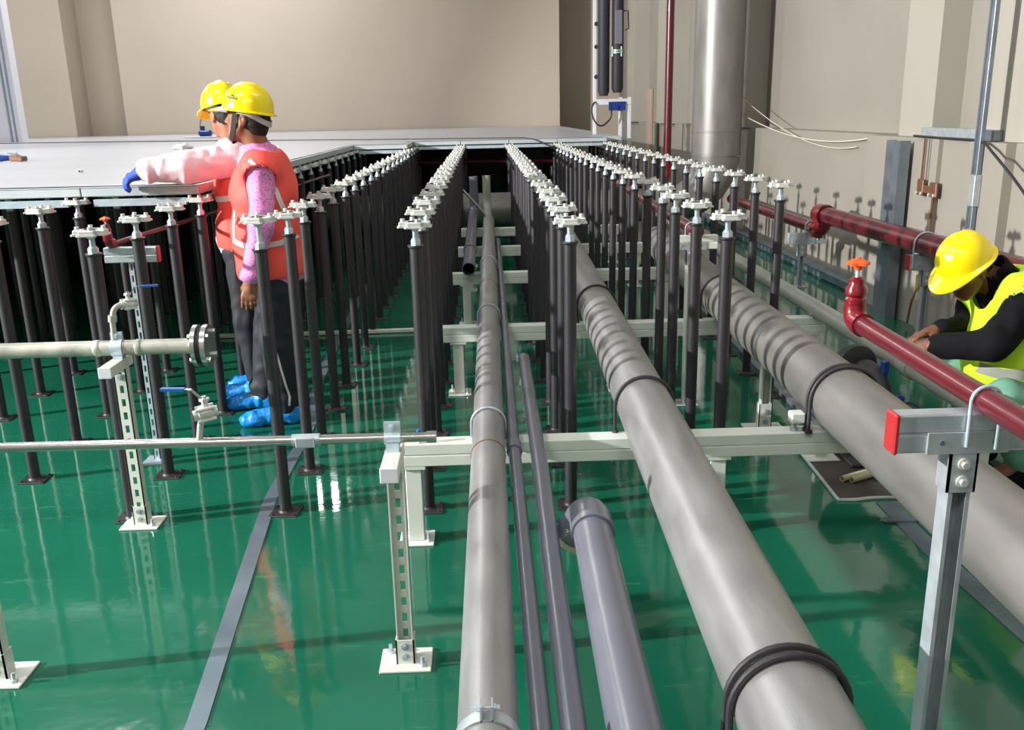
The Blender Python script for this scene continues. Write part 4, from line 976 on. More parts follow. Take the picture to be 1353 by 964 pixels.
# ------------------------------------------------------------------ people: smooth implicit bodies meshed with surface nets
class Field:
    def __init__(s, lo, hi, h):
        s.lo = np.array(lo, float); s.h = h
        s.n = np.ceil((np.array(hi, float) - s.lo) / h).astype(int) + 1
        s.F = np.full(tuple(s.n), 1.0, np.float32)
    def _sub(s, lo, hi):
        a = np.maximum(np.floor((np.array(lo) - s.lo) / s.h).astype(int), 0); b = np.minimum(np.ceil((np.array(hi) - s.lo) / s.h).astype(int) + 1, s.n)
        if np.any(b <= a): return None
        sl = tuple(slice(a[i], b[i]) for i in range(3))
        g = [s.lo[i] + s.h * np.arange(a[i], b[i]) for i in range(3)]
        return sl, g[0][:, None, None].astype(np.float32), g[1][None, :, None].astype(np.float32), g[2][None, None, :].astype(np.float32)
    def _comb(s, sl, d, k):
        A = s.F[sl]
        if k > 0:
            hh = np.clip(k - np.abs(A - d), 0, None) / k
            s.F[sl] = np.minimum(A, d) - hh * hh * k * 0.25
        else: s.F[sl] = np.minimum(A, d)
    def cone(s, a, b, ra, rb, k=0.02, sub=False, mul=None):
        a = np.array(a, float); b = np.array(b, float); R = max(ra, rb) + k + 2 * s.h + .01
        r = s._sub(np.minimum(a, b) - R, np.maximum(a, b) + R)
        if r is None: return s
        sl, X, Y, Z = r; ba = b - a; L = float(ba @ ba) + 1e-12
        t = np.clip(((X - a[0]) * ba[0] + (Y - a[1]) * ba[1] + (Z - a[2]) * ba[2]) / L, 0, 1)
        d = np.sqrt((X - a[0] - t * ba[0]) ** 2 + (Y - a[1] - t * ba[1]) ** 2 + (Z - a[2] - t * ba[2]) ** 2) - (ra + (rb - ra) * t)
        if sub: s.F[sl] = np.maximum(s.F[sl], -d)
        else: s._comb(sl, d, k)
        return s
    def ell(s, c, rad, ax=None, k=0.02, sub=False):
        c = np.array(c, float); rad = np.array(rad, float); M = np.eye(3) if ax is None else np.array(ax, float)
        R = float(rad.max()) + k + 2 * s.h + .01
        r = s._sub(c - R, c + R)
        if r is None: return s
        sl, X, Y, Z = r; X = X - c[0]; Y = Y - c[1]; Z = Z - c[2]
        q = [M[i][0] * X + M[i][1] * Y + M[i][2] * Z for i in range(3)]
        k0 = np.sqrt(sum((q[i] / rad[i]) ** 2 for i in range(3))) + 1e-6; k1 = np.sqrt(sum((q[i] / rad[i] ** 2) ** 2 for i in range(3))) + 1e-6
        d = k0 * (k0 - 1) / k1
        if sub: s.F[sl] = np.maximum(s.F[sl], -d)
        else: s._comb(sl, d, k)
        return s
    def clip(s, p, n):
        # keep the side where (x-p).n < 0
        sl, X, Y, Z = s._sub(s.lo, s.lo + s.h * s.n)
        n = np.array(n, float); n /= np.linalg.norm(n)
        s.F = np.maximum(s.F, (X - p[0]) * n[0] + (Y - p[1]) * n[1] + (Z - p[2]) * n[2]).astype(np.float32); return s
    def shell(s, th):
        s.F = np.abs(s.F) - th; return s
    def wrinkle(s, amp, f, ph=0.0, zdir=(0, 0, 1)):
        sl, X, Y, Z = s._sub(s.lo, s.lo + s.h * s.n)
        s.F = s.F + amp * (np.sin(f * (X * .9 + Y * .5 + Z * .7) + ph + 1.6 * np.sin(f * .6 * (Z - X) + ph)) * np.sin(f * .7 * (Y * .8 - X * .4 + Z * .5) + 1.3 + ph)).astype(np.float32); return s
    def mesh(s):
        F = s.F; S = F < 0; nx, ny, nz = F.shape
        cs = np.zeros((nx - 1, ny - 1, nz - 1), np.int8)
        for dx in (0, 1):
            for dy in (0, 1):
                for dz in (0, 1): cs += S[dx:nx - 1 + dx, dy:ny - 1 + dy, dz:nz - 1 + dz]
        I, J, K = np.nonzero((cs > 0) & (cs < 8))
        acc = np.zeros((len(I), 3)); cnt = np.zeros(len(I))
        corners = [(a, b, c) for a in (0, 1) for b in (0, 1) for c in (0, 1)]
        for p in corners:
            for ax in range(3):
                if p[ax] == 1: continue
                q = list(p); q[ax] = 1
                fa = F[I + p[0], J + p[1], K + p[2]]; fb = F[I + q[0], J + q[1], K + q[2]]
                m = (fa < 0) != (fb < 0); t = fa / np.where(fa - fb == 0, 1, fa - fb)
                pos = np.zeros((len(I), 3)); pos[:] = p; pos[:, ax] += t
                acc[m] += pos[m]; cnt[m] += 1
        v = (np.stack([I, J, K], 1) + acc / cnt[:, None]) * s.h + s.lo
        idx = np.full(cs.shape, -1, np.int64); idx[I, J, K] = np.arange(len(I))
        quads = []
        for ax in range(3):
            o1, o2 = [(1, 2), (2, 0), (0, 1)][ax]
            sa = [slice(None)] * 3; sb = [slice(None)] * 3; sa[ax] = slice(0, -1); sb[ax] = slice(1, None)
            A = S[tuple(sa)]; B = S[tuple(sb)]
            E = np.argwhere(A != B)
            ok = (E[:, o1] > 0) & (E[:, o2] > 0) & (E[:, o1] < F.shape[o1] - 1) & (E[:, o2] < F.shape[o2] - 1); E = E[ok]
            def g(d1, d2):
                e = E.copy(); e[:, o1] -= d1; e[:, o2] -= d2; return idx[e[:, 0], e[:, 1], e[:, 2]]
            q = np.stack([g(1, 1), g(0, 1), g(0, 0), g(1, 0)], 1)
            flip = ~A[E[:, 0], E[:, 1], E[:, 2]]; q[flip] = q[flip][:, ::-1]
            quads.append(q)
        return v, np.concatenate(quads)
    def build(s, name, material, parent=None, origin=None, smooth_iter=1):
        v, q = s.mesh()
        for _ in range(smooth_iter):
            acc = np.zeros_like(v); cnt = np.zeros(len(v))
            for a, b in ((0, 1), (1, 2), (2, 3), (3, 0)):
                np.add.at(acc, q[:, a], v[q[:, b]]); np.add.at(cnt, q[:, a], 1); np.add.at(acc, q[:, b], v[q[:, a]]); np.add.at(cnt, q[:, b], 1)
            v = v * .5 + .5 * acc / np.maximum(cnt, 1)[:, None]
        off = np.zeros(3); p = parent
        while p is not None: off += np.array(p.location); p = p.parent
        if origin is not None: off = off + np.array(origin)
        me = bpy.data.meshes.new(name); me.from_pydata((v - off).tolist(), [], q.tolist()); me.materials.append(material)
        me.polygons.foreach_set('use_smooth', [True] * len(me.polygons))
        o = bpy.data.objects.new(name, me); COL.objects.link(o)
        if parent is not None: o.parent = parent
        if origin is not None: o.location = origin
        s.tree = (v, q)
        return o

def unit(v): v = np.array(v, float); return v / np.linalg.norm(v)
def hframe(fwd, up):
    f = unit(fwd); u = np.array(up, float); u = unit(u - f * (u @ f)); l = np.cross(u, f); return f, l, u      # forward, left, up
class Head:
    def __init__(s, c, fwd, up, sc=1.0): s.c = np.array(c, float); s.f, s.l, s.u = hframe(fwd, up); s.s = sc
    def P(s, a, b, c): return s.c + (s.f * a + s.l * b + s.u * c) * s.s
    @property
    def ax(s): return np.array([s.f, s.l, s.u])
    def add(s, F):
        e = lambda c, r, k=.02, sub=False: F.ell(s.P(*c), np.array(r) * s.s, s.ax, k, sub)
        e((-.008, 0, .03), (.098, .074, .092)); e((.03, 0, -.03), (.062, .058, .085), .03); e((.045, 0, -.075), (.045, .042, .042), .025)
        F.cone(s.P(.02, .05, -.06), s.P(.07, .018, -.098), .02 * s.s, .018 * s.s, .02); F.cone(s.P(.02, -.05, -.06), s.P(.07, -.018, -.098), .02 * s.s, .018 * s.s, .02)
        F.cone(s.P(.083, .028, .014), s.P(.083, -.028, .014), .014 * s.s, .014 * s.s, .015)                         # brow
        F.cone(s.P(.088, 0, .004), s.P(.106, 0, -.032), .009 * s.s, .012 * s.s, .008); e((.096, .012, -.036), (.012, .008, .008), .006); e((.096, -.012, -.036), (.012, .008, .008), .006)
        for q in (1, -1): e((.09, q * .03, -.006), (.016, .016, .011), 0, True)
        for q in (1, -1): e((.076, q * .03, -.006), (.013, .013, .012), .003)
        F.cone(s.P(.084, .018, -.062), s.P(.084, -.018, -.062), .008 * s.s, .008 * s.s, .008); F.cone(s.P(.080, .016, -.073), s.P(.080, -.016, -.073), .008 * s.s, .008 * s.s, .008)
        e((.072, 0, -.098), (.022, .022, .018), .014)
        for q in (1, -1):
            e((-.004, q * .074, -.012), (.022, .008, .034), .006); e((.002, q * .083, -.006), (.011, .007, .018), 0, True); F.cone(s.P(.006, q * .072, -.03), s.P(.004, q * .077, -.045), .008 * s.s, .007 * s.s, .008)

def hand(F, w, d, nb, tm, curl=.5, infl=0.0, sc=1.0, spread=1.0, thumb_in=0.0, k=.006):
    # w wrist, d direction to the knuckles, nb normal of the back of the hand, tm side of the thumb
    w = np.array(w, float); d = unit(d); nb = unit(np.array(nb) - d * (np.array(nb) @ d)); tm = unit(np.array(tm) - d * (np.array(tm) @ d) - nb * (np.array(tm) @ nb))
    lat = [.030, .010, -.010, -.028]; ln = [.072, .080, .074, .058]; rad = [.0092, .0095, .0092, .008]
    F.cone(w - d * .01 * sc, w + d * .045 * sc, .024 * sc + infl, .026 * sc + infl, .02)
    for i in range(4):
        kn = w + (d * (.088 - (.006 if i == 3 else 0)) + tm * lat[i] + nb * .002) * sc
        F.cone(w + (d * .015 + tm * lat[i] * .5) * sc, kn, .0135 * sc + infl, .0115 * sc + infl, .012)
        p = kn; a = curl * .55
        for j, fr in enumerate((.45, .31, .24)):
            a2 = a + curl * (.15 * i * .3); dirv = d * math.cos(a2) - nb * math.sin(a2) + tm * (lat[i] * 2.2 * spread * (1 - .3 * j))
            q = p + unit(dirv) * ln[i] * fr * sc; r0 = rad[i] * (1 - .08 * j) * sc + infl
            F.cone(p, q, r0, r0 * .93, k); p = q; a += curl * .75
    b0 = w + (d * .022 + tm * .018) * sc; b1 = w + (d * .052 + tm * (.048 - .02 * thumb_in) - nb * (.012 + .02 * thumb_in)) * sc; b2 = b1 + unit(d * .8 + tm * (.25 - .5 * thumb_in) - nb * (.25 + .4 * thumb_in)) * .034 * sc; b3 = b2 + unit(d * .95 - tm * .1 - nb * (.3 + .4 * thumb_in)) * .026 * sc
    F.cone(b0, b1, .0155 * sc + infl, .0125 * sc + infl, .012); F.cone(b1, b2, .0115 * sc + infl, .0105 * sc + infl, k); F.cone(b2, b3, .0105 * sc + infl, .0088 * sc + infl, k)

def helmet(H, parent, marks=True):
    # shell with front peak, flange rim, raised crown ridges; local axes from the head frame
    N, R = 56, 16
    def rim(a):
        # rim outline in (f,l)
        x = .128 * math.cos(a); y = .108 * math.sin(a); return x, y
    vs = []; fs = []
    prof = []
    for i in range(R + 1):
        th = (i / R) * PI / 2
        for kx in range(N):
            a = 2 * PI * kx / N
            x, y = rim(a); c = math.sin(th); z = .125 * math.cos(th) ** .9
            ridge = .008 * (math.exp(-((y * c / .016) ** 2)) + .6 * math.exp(-(((abs(y * c) - .045) / .012) ** 2))) * (math.cos(th) ** .5 if th < PI / 2 else 0) * (1 if abs(x * c) < .1 else .4)
            vs.append((x * c, y * c, .038 + z + ridge))
    for i in range(R):
        for kx in range(N):
            j = (kx + 1) % N; fs.append((i * N + kx, (i + 1) * N + kx, (i + 1) * N + j, i * N + j))
    def out(a):
        pk = max(0, math.cos(a)) ** 3; x, y = rim(a); e = .016 + .052 * pk; L = math.hypot(x, y); return x + e * x / L, y + e * y / L, .030 - .022 * pk
    o = len(vs)
    for kx in range(N):
        x, y, z = out(2 * PI * kx / N); vs.append((x, y, z))
    for kx in range(N):
        x, y, z = out(2 * PI * kx / N); vs.append((x, y, z - .005))
    inner0 = len(vs)
    for i in range(R, -1, -1):
        th = (i / R) * PI / 2
        for kx in range(N):
            a = 2 * PI * kx / N; x, y = rim(a); c = math.sin(th); vs.append((x * c * .965, y * c * .96, .034 + .121 * math.cos(th) ** .9 - (.002 if i == R else 0)))
    rr = R * N
    for kx in range(N):
        j = (kx + 1) % N
        fs.append((rr + kx, o + kx, o + j, rr + j)); fs.append((o + kx, o + N + kx, o + N + j, o + j)); fs.append((o + N + kx, inner0 + kx, inner0 + j, o + N + j))
    for i in range(R):
        for kx in range(N):
            j = (kx + 1) % N; q = inner0 + i * N; fs.append((q + kx, q + N + kx, q + N + j, q + j))
    b = MB(); b.add([H.P(*v) for v in vs], fs)
    hm = b.build('helmet', M_HELM, parent, sharp=50)
    # headband and chin strap hang from the shell
    b = MB()
    pts = []
    for i in range(25):
        a = PI * .42 + (2 * PI - PI * .84) * i / 24
        back = max(0, -math.cos(a)); pts.append((.112 * math.cos(a) - .006, .088 * math.sin(a), .028 - .045 * back ** 1.5))
    v2 = []; f2 = []
    for (x, y, z) in pts:
        for (e, dz) in ((0, .013), (.004, .013), (.004, -.013), (0, -.013)):
            L = math.hypot(x, y); v2.append(H.P(x + e * x / L, y + e * y / L, z + dz))
    for i in range(len(pts) - 1):
        for q in range(4): f2.append((i * 4 + q, i * 4 + (q + 1) % 4, i * 4 + 4 + (q + 1) % 4, i * 4 + 4 + q))
    f2 += [(3, 2, 1, 0), tuple(len(v2) - 4 + i for i in range(4))]
    b.add(v2, f2); b.build('headband', M_HBAND, hm)
    return hm
def chin_strap(H, hm):
    for s_ in (1, -1):
        b = MB(); pts = [(.034, s_ * .082, .034), (.036, s_ * .078, -.02), (.044, s_ * .066, -.065), (.060, s_ * .04, -.108), (.07, s_ * .018, -.122), (.072, 0, -.125)]
        v2 = []; f2 = []
        for i, p in enumerate(pts):
            t = np.array(pts[min(i + 1, 5)]) - np.array(pts[max(i - 1, 0)]); nrm = np.array([p[0] - .03, p[1], p[2] * .3]); w = np.cross(t, nrm); w = w / (np.linalg.norm(w) + 1e-9) * .0125; n_ = nrm / (np.linalg.norm(nrm) + 1e-9) * .003
            q = np.array(p); 
            for c in (q - w, q + w, q + w + n_, q - w + n_): v2.append(H.P(*c))
        for i in range(5):
            for k in range(4): f2.append((i * 4 + k, i * 4 + (k + 1) % 4, i * 4 + 4 + (k + 1) % 4, i * 4 + 4 + k))
        f2 += [(3, 2, 1, 0), tuple(20 + i for i in range(4))]
        b.add(v2, f2); b.build('chin_strap', M_STRAP, hm)
def hair(H, parent, low=-.075, beard=False):
    lo = H.c - .16; F = Field(lo, H.c + .17, .0045)
    F.ell(H.P(-.010, 0, .03), np.array((.104, .080, .096)) * H.s, H.ax, 0); F.ell(H.P(-.045, 0, -.03), np.array((.062, .064, .075)) * H.s, H.ax, .03)
    F.clip(H.P(.055, 0, .02), H.f * 1 + H.u * -.55); F.clip(H.P(0, 0, low), -H.u); F.clip(H.P(.016, 0, -.0), H.f * .85 - H.u * .55)
    F.wrinkle(.0018, 120)
    return F.build('hair', M_HAIR, parent)
def beard(H, parent):
    lo = H.c - .16; F = Field(lo, H.c + .17, .0045)
    F.ell(H.P(.046, 0, -.078), np.array((.050, .047, .046)) * H.s, H.ax, 0); F.ell(H.P(.072, 0, -.100), np.array((.025, .025, .02)) * H.s, H.ax, .014)
    F.clip(H.P(0, 0, -.080), H.u * 1 + H.f * -.2); F.clip(H.P(.02, 0, 0), -H.f)
    return F.build('beard', M_HAIR, parent)

def ribbon(tree, pts, ray, w, th=.0025):
    # flat tape laid on a garment: pts are 3-D guide points, projected along ray onto the cloth
    v, q = tree; bv = BVHTree.FromPolygons([tuple(x) for x in v], [tuple(x) for x in q]); ray = Vector(ray).normalized()
    P = [Vector(p) for p in pts]; fine = []
    for i in range(len(P) - 1):
        for k in range(8): fine.append(P[i].lerp(P[i + 1], k / 8))
    fine.append(P[-1]); L = []; R = []
    for i, p in enumerate(fine):
        t = (fine[min(i + 1, len(fine) - 1)] - fine[max(i - 1, 0)]).normalized(); s = t.cross(ray).normalized() * (w / 2); row = []
        for e in (p - s, p, p + s):
            h = bv.ray_cast(e - ray * 1.5, ray)
            row.append(h[0] + h[1] * th if h[0] is not None else None)
        L.append(row)
    b = MB(); vs = []; fs = []; prev = None
    for row in L:
        if any(x is None for x in row): prev = None; continue
        o = len(vs); vs += row
        if prev is not None:
            for k in (0, 1): fs.append((prev + k, prev + k + 1, o + k + 1, o + k))
        prev = o
    b.add(vs, fs); return b

def solidify(o, th):
    m = o.modifiers.new('Solidify', 'SOLIDIFY'); m.thickness = th; m.offset = -1; return o

# ---- near standing worker ----------------------------------------------------
def worker_near():
    lo, hi = (-1.42, 4.40, -.01), (-.80, 5.30, 1.74); h = .0062
    H = Head((-1.125, 4.79, 1.548), (-.975, .15, .16), (.17, 0, 1), .97)
    hip = {1: (-1.075, 4.76, .84), -1: (-1.085, 4.95, .84)}
    knee = {1: (-1.085, 4.765, .46), -1: (-1.17, 5.02, .46)}
    ank = {1: (-1.07, 4.80, .085), -1: (-1.235, 5.085, .085)}
    toe = {1: (-1.225, 4.755, .035), -1: (-1.40, 5.06, .035)}
    sh = {1: (-1.05, 4.645, 1.315), -1: (-1.075, 4.98, 1.315)}
    el = {1: (-1.06, 4.575, 1.055), -1: (-1.09, 5.06, 1.06)}
    wr = {1: (-1.135, 4.575, .80), -1: (-1.17, 5.06, .83)}
    def torso(F, e=0.0, k=.05):
        F.ell((-1.07, 4.81, 1.20), (.115 + e, .175 + e, .19 + e), None, k); F.ell((-1.075, 4.83, 1.0), (.112 + e, .155 + e, .17 + e), None, k); F.ell((-1.07, 4.85, .86), (.118 + e, .165 + e, .13 + e), None, k)
        F.cone(sh[1], sh[-1], .062 + e, .062 + e, k)
    def leg(F, s, e=0.0): F.cone(hip[s], knee[s], .085 + e, .057 + e, .03); F.cone(knee[s], ank[s], .057 + e, .042 + e, .03)
    F = Field(lo, hi, h); torso(F)
    F.cone((-1.075, 4.81, 1.33), H.P(-.025, 0, -.06), .062, .056, .03); H.add(F)
    for s in (1, -1):
        F.cone(sh[s], el[s], .047, .038, .02); F.cone(el[s], wr[s], .038, .026, .02); leg(F, s)
        F.cone(ank[s], toe[s], .04, .032, .03)
        hand(F, wr[s], (-.18, .0, -1) if s == 1 else (-.2, 0, -1), (0, -s, .0), (-1, 0, 0), .38, spread=.45, thumb_in=.5)
    body = F.build('person', M_SKIN, None, (-1.1, 4.85, 0))
    tag(body, 'standing person in coral vest and pink patterned shirt, left arm hanging, nearest the camera', 'person')
    hair(H, body); beard(H, body)
    hm = helmet(H, body); chin_strap(H, hm)
    b = MB()
    for i, (a, z) in enumerate(((.058, .086), (.047, .086), (.036, .086), (.025, .085), (.069, .087))):
        y = .108 * math.sqrt(max(0, 1 - (a / .128) ** 2)) * .90
        p = H.P(a, y + .0045, z); b.cyl(p, p + H.l * .004 + H.f * .001, .0055, n=6)
    p = H.P(.045, .0945, .097); b.cyl(p, p + H.l * .006, .005, n=6)
    b.build('printed_mark', M_HMARK, hm)
    # trousers
    F = Field((-1.45, 4.5, .05), (-.8, 5.3, 1.0), .0065); F.ell((-1.07, 4.85, .86), (.14, .185, .14), None, .05)
    for s in (1, -1):
        F.cone(hip[s], knee[s], .105, .082, .03); F.cone(knee[s], np.array(ank[s]) + (0, 0, .02), .082, .078, .03); F.ell(np.array(ank[s]) + (-.01, 0, .05), (.085, .075, .035), None, .03)
    F.clip((0, 0, .93), (0, 0, 1)); F.wrinkle(.004, 42); tr = F.build('trousers', M_NAVY, body)
    b = ribbon(F.tree, [(-1.10, 4.6, .70), (-1.085, 4.6, .5), (-1.06, 4.6, .32), (-1.035, 4.6, .16), (-1.04, 4.6, .115)], (0, 1, 0), .010)
    b.build('piping', M_REFL, tr)
    for s in (1, -1):
        F = Field(np.array(ank[s]) - (.32, .2, .12), np.array(ank[s]) + (.2, .2, .2), .006)
        a = np.array(ank[s]); t = np.array(toe[s])
        F.cone(a + (.02, 0, -.035), t + (0, 0, .008), .05, .045, .03); F.ell(a + (.005, 0, -.01), (.075, .068, .055), None, .03); F.ell(t + (-.02, 0, .0), (.07, .052, .04), None, .02); F.cone(a + (.03, 0, -.04), a + (.03, 0, -.03), .05, .05, .03)
        F.clip((0, 0, .002), (0, 0, -1)); F.clip(a + (0, 0, .045), (-.25, 0, 1)); F.wrinkle(.0045, 75); F.build('shoe_cover', M_SHOEC, body)
    # shirt: sleeves, collar and the hem below the vest
    F = Field((-1.45, 4.4, .68), (-.8, 5.3, 1.5), h)
    torso(F, .014); F.ell((-1.085, 4.85, .82), (.155, .19, .17), None, .06)
    for s in (1, -1): F.cone(sh[s], el[s], .062, .058, .03); F.cone(el[s], np.array(wr[s]) * .9 + np.array(el[s]) * .1, .058, .048, .02); F.ell(np.array(wr[s]) * .92 + np.array(el[s]) * .08, (.056, .048, .03), None, .02)
    F.cone((-1.075, 4.81, 1.36), (-1.088, 4.805, 1.42), .075, .078, .015)
    F.clip((0, 0, .862), (.12, 0, -1)); F.cone((-1.09, 4.80, 1.385), (-1.10, 4.80, 1.5), .061, .068, 0, True); F.clip((-1.088, 4.805, 1.432), (.28, -.1, 1)); F.wrinkle(.0035, 48); F.build('shirt', M_PINK, body)
    cb = MB(); cb.lathe((-1.092, 4.805, 1.345), (-.22, .02, 1), [(0, .112), (.03, .098), (.075, .074), (.085, .071), (.083, .066), (.07, .068), (.03, .090), (0, .104)], 36, closed=True)
    cb.build('collar', M_PINK, body)
    # vest
    F = Field((-1.45, 4.4, .7), (-.8, 5.3, 1.5), h)
    torso(F, .032); F.cone(sh[1], sh[-1], .085, .085, .03); F.ell((-1.095, 4.85, .84), (.170, .198, .20), None, .06); F.ell((-1.105, 4.84, 1.0), (.168, .185, .2), None, .05); F.ell((-1.10, 4.82, 1.2), (.15, .18, .15), None, .05)
    F.clip((0, 0, .864), (.08, 0, -1)); F.clip((-1.08, 4.81, 1.405), (.15, 0, 1)); F.cone((-1.11, 4.80, 1.31), (-1.14, 4.80, 1.5), .095, .115, 0, True)
    for s in (1, -1): F.cone(np.array(sh[s]) + (0, -s * .04, -.03), np.array(el[s]) * .5 + np.array(sh[s]) * .5 + (0, -s * .05, 0), .074, .078, 0, True)
    F.wrinkle(.0035, 30, .8); vest = F.build('vest', M_CORAL, body, smooth_iter=2)
    T = F.tree; R = (0, 1, 0)
    b = ribbon(T, [(-1.24, 4.3, .975), (-1.18, 4.3, .955), (-1.09, 4.3, .95), (-1.0, 4.3, .96), (-.93, 4.3, .985)], R, .026); b.build('reflective_band', M_REFL, vest)
    b = ribbon(T, [(-1.085, 4.3, 1.36), (-1.03, 4.3, 1.31), (-.99, 4.3, 1.22), (-.965, 4.3, 1.10), (-.955, 4.3, .99)], R, .018); b.build('reflective_band', M_REFL, vest)
    b = ribbon(T, [(-1.215, 4.3, 1.12), (-1.225, 4.3, 1.05), (-1.23, 4.3, .985)], R, .018); b.build('reflective_band', M_REFL, vest)
    b = ribbon(T, [(-.955, 4.3, 1.30), (-.925, 4.3, 1.2), (-.91, 4.3, 1.1)], (-.5, 1, 0), .012); b.build('reflective_band', M_REFL, vest)
    return body
worker_near()

# ---- second standing worker, reaching over the panel ---------------------------
def worker_reach():
    H = Head((-1.385, 5.25, 1.578), (-.68, .70, -.20), (-.16, .10, 1), .95)
    hip = {1: (-1.36, 5.23, .86), -1: (-1.36, 5.40, .86)}; knee = {1: (-1.37, 5.24, .47), -1: (-1.37, 5.44, .47)}
    ank = {1: (-1.35, 5.29, .085), -1: (-1.36, 5.50, .085)}; toe = {1: (-1.50, 5.285, .035), -1: (-1.51, 5.48, .035)}
    sh = {1: (-1.315, 5.10, 1.345), -1: (-1.33, 5.42, 1.35)}
    el = {1: (-1.54, 4.985, 1.315), -1: (-1.42, 5.52, 1.14)}; wr = {1: (-1.735, 4.955, 1.302), -1: (-1.56, 5.45, 1.315)}
    def torso(F, e=0.0, k=.05):
        F.ell((-1.33, 5.26, 1.22), (.115 + e, .165 + e, .19 + e), None, k); F.ell((-1.34, 5.30, 1.02), (.11 + e, .15 + e, .17 + e), None, k); F.ell((-1.35, 5.32, .88), (.115 + e, .16 + e, .13 + e), None, k); F.cone(sh[1], sh[-1], .06 + e, .06 + e, k)
    F = Field((-1.92, 4.85, -.01), (-1.15, 5.70, 1.76), .0065); torso(F)
    F.cone((-1.34, 5.26, 1.35), H.P(-.025, 0, -.06), .06, .056, .03); H.add(F)
    for s in (1, -1):
        F.cone(sh[s], el[s], .046, .038, .02); F.cone(el[s], wr[s], .038, .026, .02)
        F.cone(hip[s], knee[s], .083, .056, .03); F.cone(knee[s], ank[s], .056, .042, .03); F.cone(ank[s], toe[s], .038, .03, .03)
    hd = ((-1, -.10, -.42), (-.5, -.45, .9), (-.15, 1, .2))
    hand(F, wr[1], *hd, .85); hand(F, wr[-1], (-1, -.2, -.1), (0, 0, 1), (0, -1, 0), .4)
    body = F.build('person', M_SKIN2, None, (-1.36, 5.33, 0))
    tag(body, 'person in coral vest leaning to grip a floor panel edge with a blue glove', 'person')
    hair(H, body); helmet(H, body)
    F = Field((-1.95, 4.82, 1.05), (-1.65, 5.15, 1.36), .0048)
    hand(F, wr[1], *hd, .85, infl=.0035); F.cone(np.array(wr[1]) + (.05, 0, .005), np.array(wr[1]) - (.01, 0, 0), .042, .036, .02); F.build('glove', M_GLOVE, body)
    F = Field((-1.6, 5.05, .05), (-1.1, 5.7, 1.02), .007); F.ell((-1.35, 5.32, .88), (.135, .18, .14), None, .05)
    for s in (1, -1): F.cone(hip[s], knee[s], .10, .075, .03); F.cone(knee[s], np.array(ank[s]) + (0, 0, .02), .075, .07, .03)
    F.wrinkle(.004, 42); F.build('trousers', M_NAVY, body)
    for s in (1, -1):
        F = Field(np.array(ank[s]) - (.3, .2, .12), np.array(ank[s]) + (.2, .2, .2), .006); a = np.array(ank[s]); t = np.array(toe[s])
        F.cone(a + (.02, 0, -.035), t + (0, 0, .005), .052, .045, .03); F.ell(a, (.072, .066, .06), None, .03); F.ell(t + (-.015, 0, 0), (.065, .05, .04), None, .02)
        F.clip((0, 0, .002), (0, 0, -1)); F.clip(a + (0, 0, .05), (-.2, 0, 1)); F.wrinkle(.0045, 75); F.build('shoe_cover', M_SHOEC, body)
    # pale shirt
    F = Field((-1.85, 4.82, .78), (-1.1, 5.7, 1.5), .0065); torso(F, .014); F.ell((-1.36, 5.3, .92), (.138, .178, .12), None, .05)
    F.cone(sh[1], el[1], .088, .078, .03); F.cone(el[1], np.array(wr[1]) + (.02, 0, .004), .078, .062, .03); F.ell(np.array(wr[1]) + (.03, 0, .006), (.03, .062, .064), None, .015)
    F.cone(sh[-1], el[-1], .07, .062, .03); F.cone(el[-1], np.array(wr[-1]) + (.02, 0, 0), .062, .05, .02)
    F.cone((-1.345, 5.26, 1.37), (-1.36, 5.25, 1.41), .075, .075, .015); F.clip((0, 0, .845), (0, 0, -1)); F.cone((-1.36, 5.25, 1.39), (-1.37, 5.25, 1.5), .06, .066, 0, True)
    F.wrinkle(.0045, 58, .5); F.build('shirt', M_PINK2, body)
    F = Field((-1.6, 4.95, .8), (-1.1, 5.7, 1.5), .0065); torso(F, .03); F.ell((-1.355, 5.29, .95), (.135, .185, .18), None, .05)
    F.clip((0, 0, .872), (0, 0, -1)); F.clip((-1.34, 5.26, 1.40), (0, 0, 1)); F.cone((-1.36, 5.25, 1.32), (-1.39, 5.25, 1.5), .08, .095, 0, True)
    F.cone(np.array(sh[1]) + (.01, -.02, 0), np.array(el[1]) * .35 + np.array(sh[1]) * .65, .094, .09, 0, True)
    F.wrinkle(.004, 32, .3); vest = F.build('vest', M_CORAL, body)
    b = ribbon(F.tree, [(-1.50, 4.6, 1.135), (-1.42, 4.6, 1.14), (-1.34, 4.6, 1.15), (-1.26, 4.6, 1.15)], (0, 1, 0), .03); b.build('reflective_band', M_REFL, vest)
    return body
w = worker_reach(); w.location.x += .03

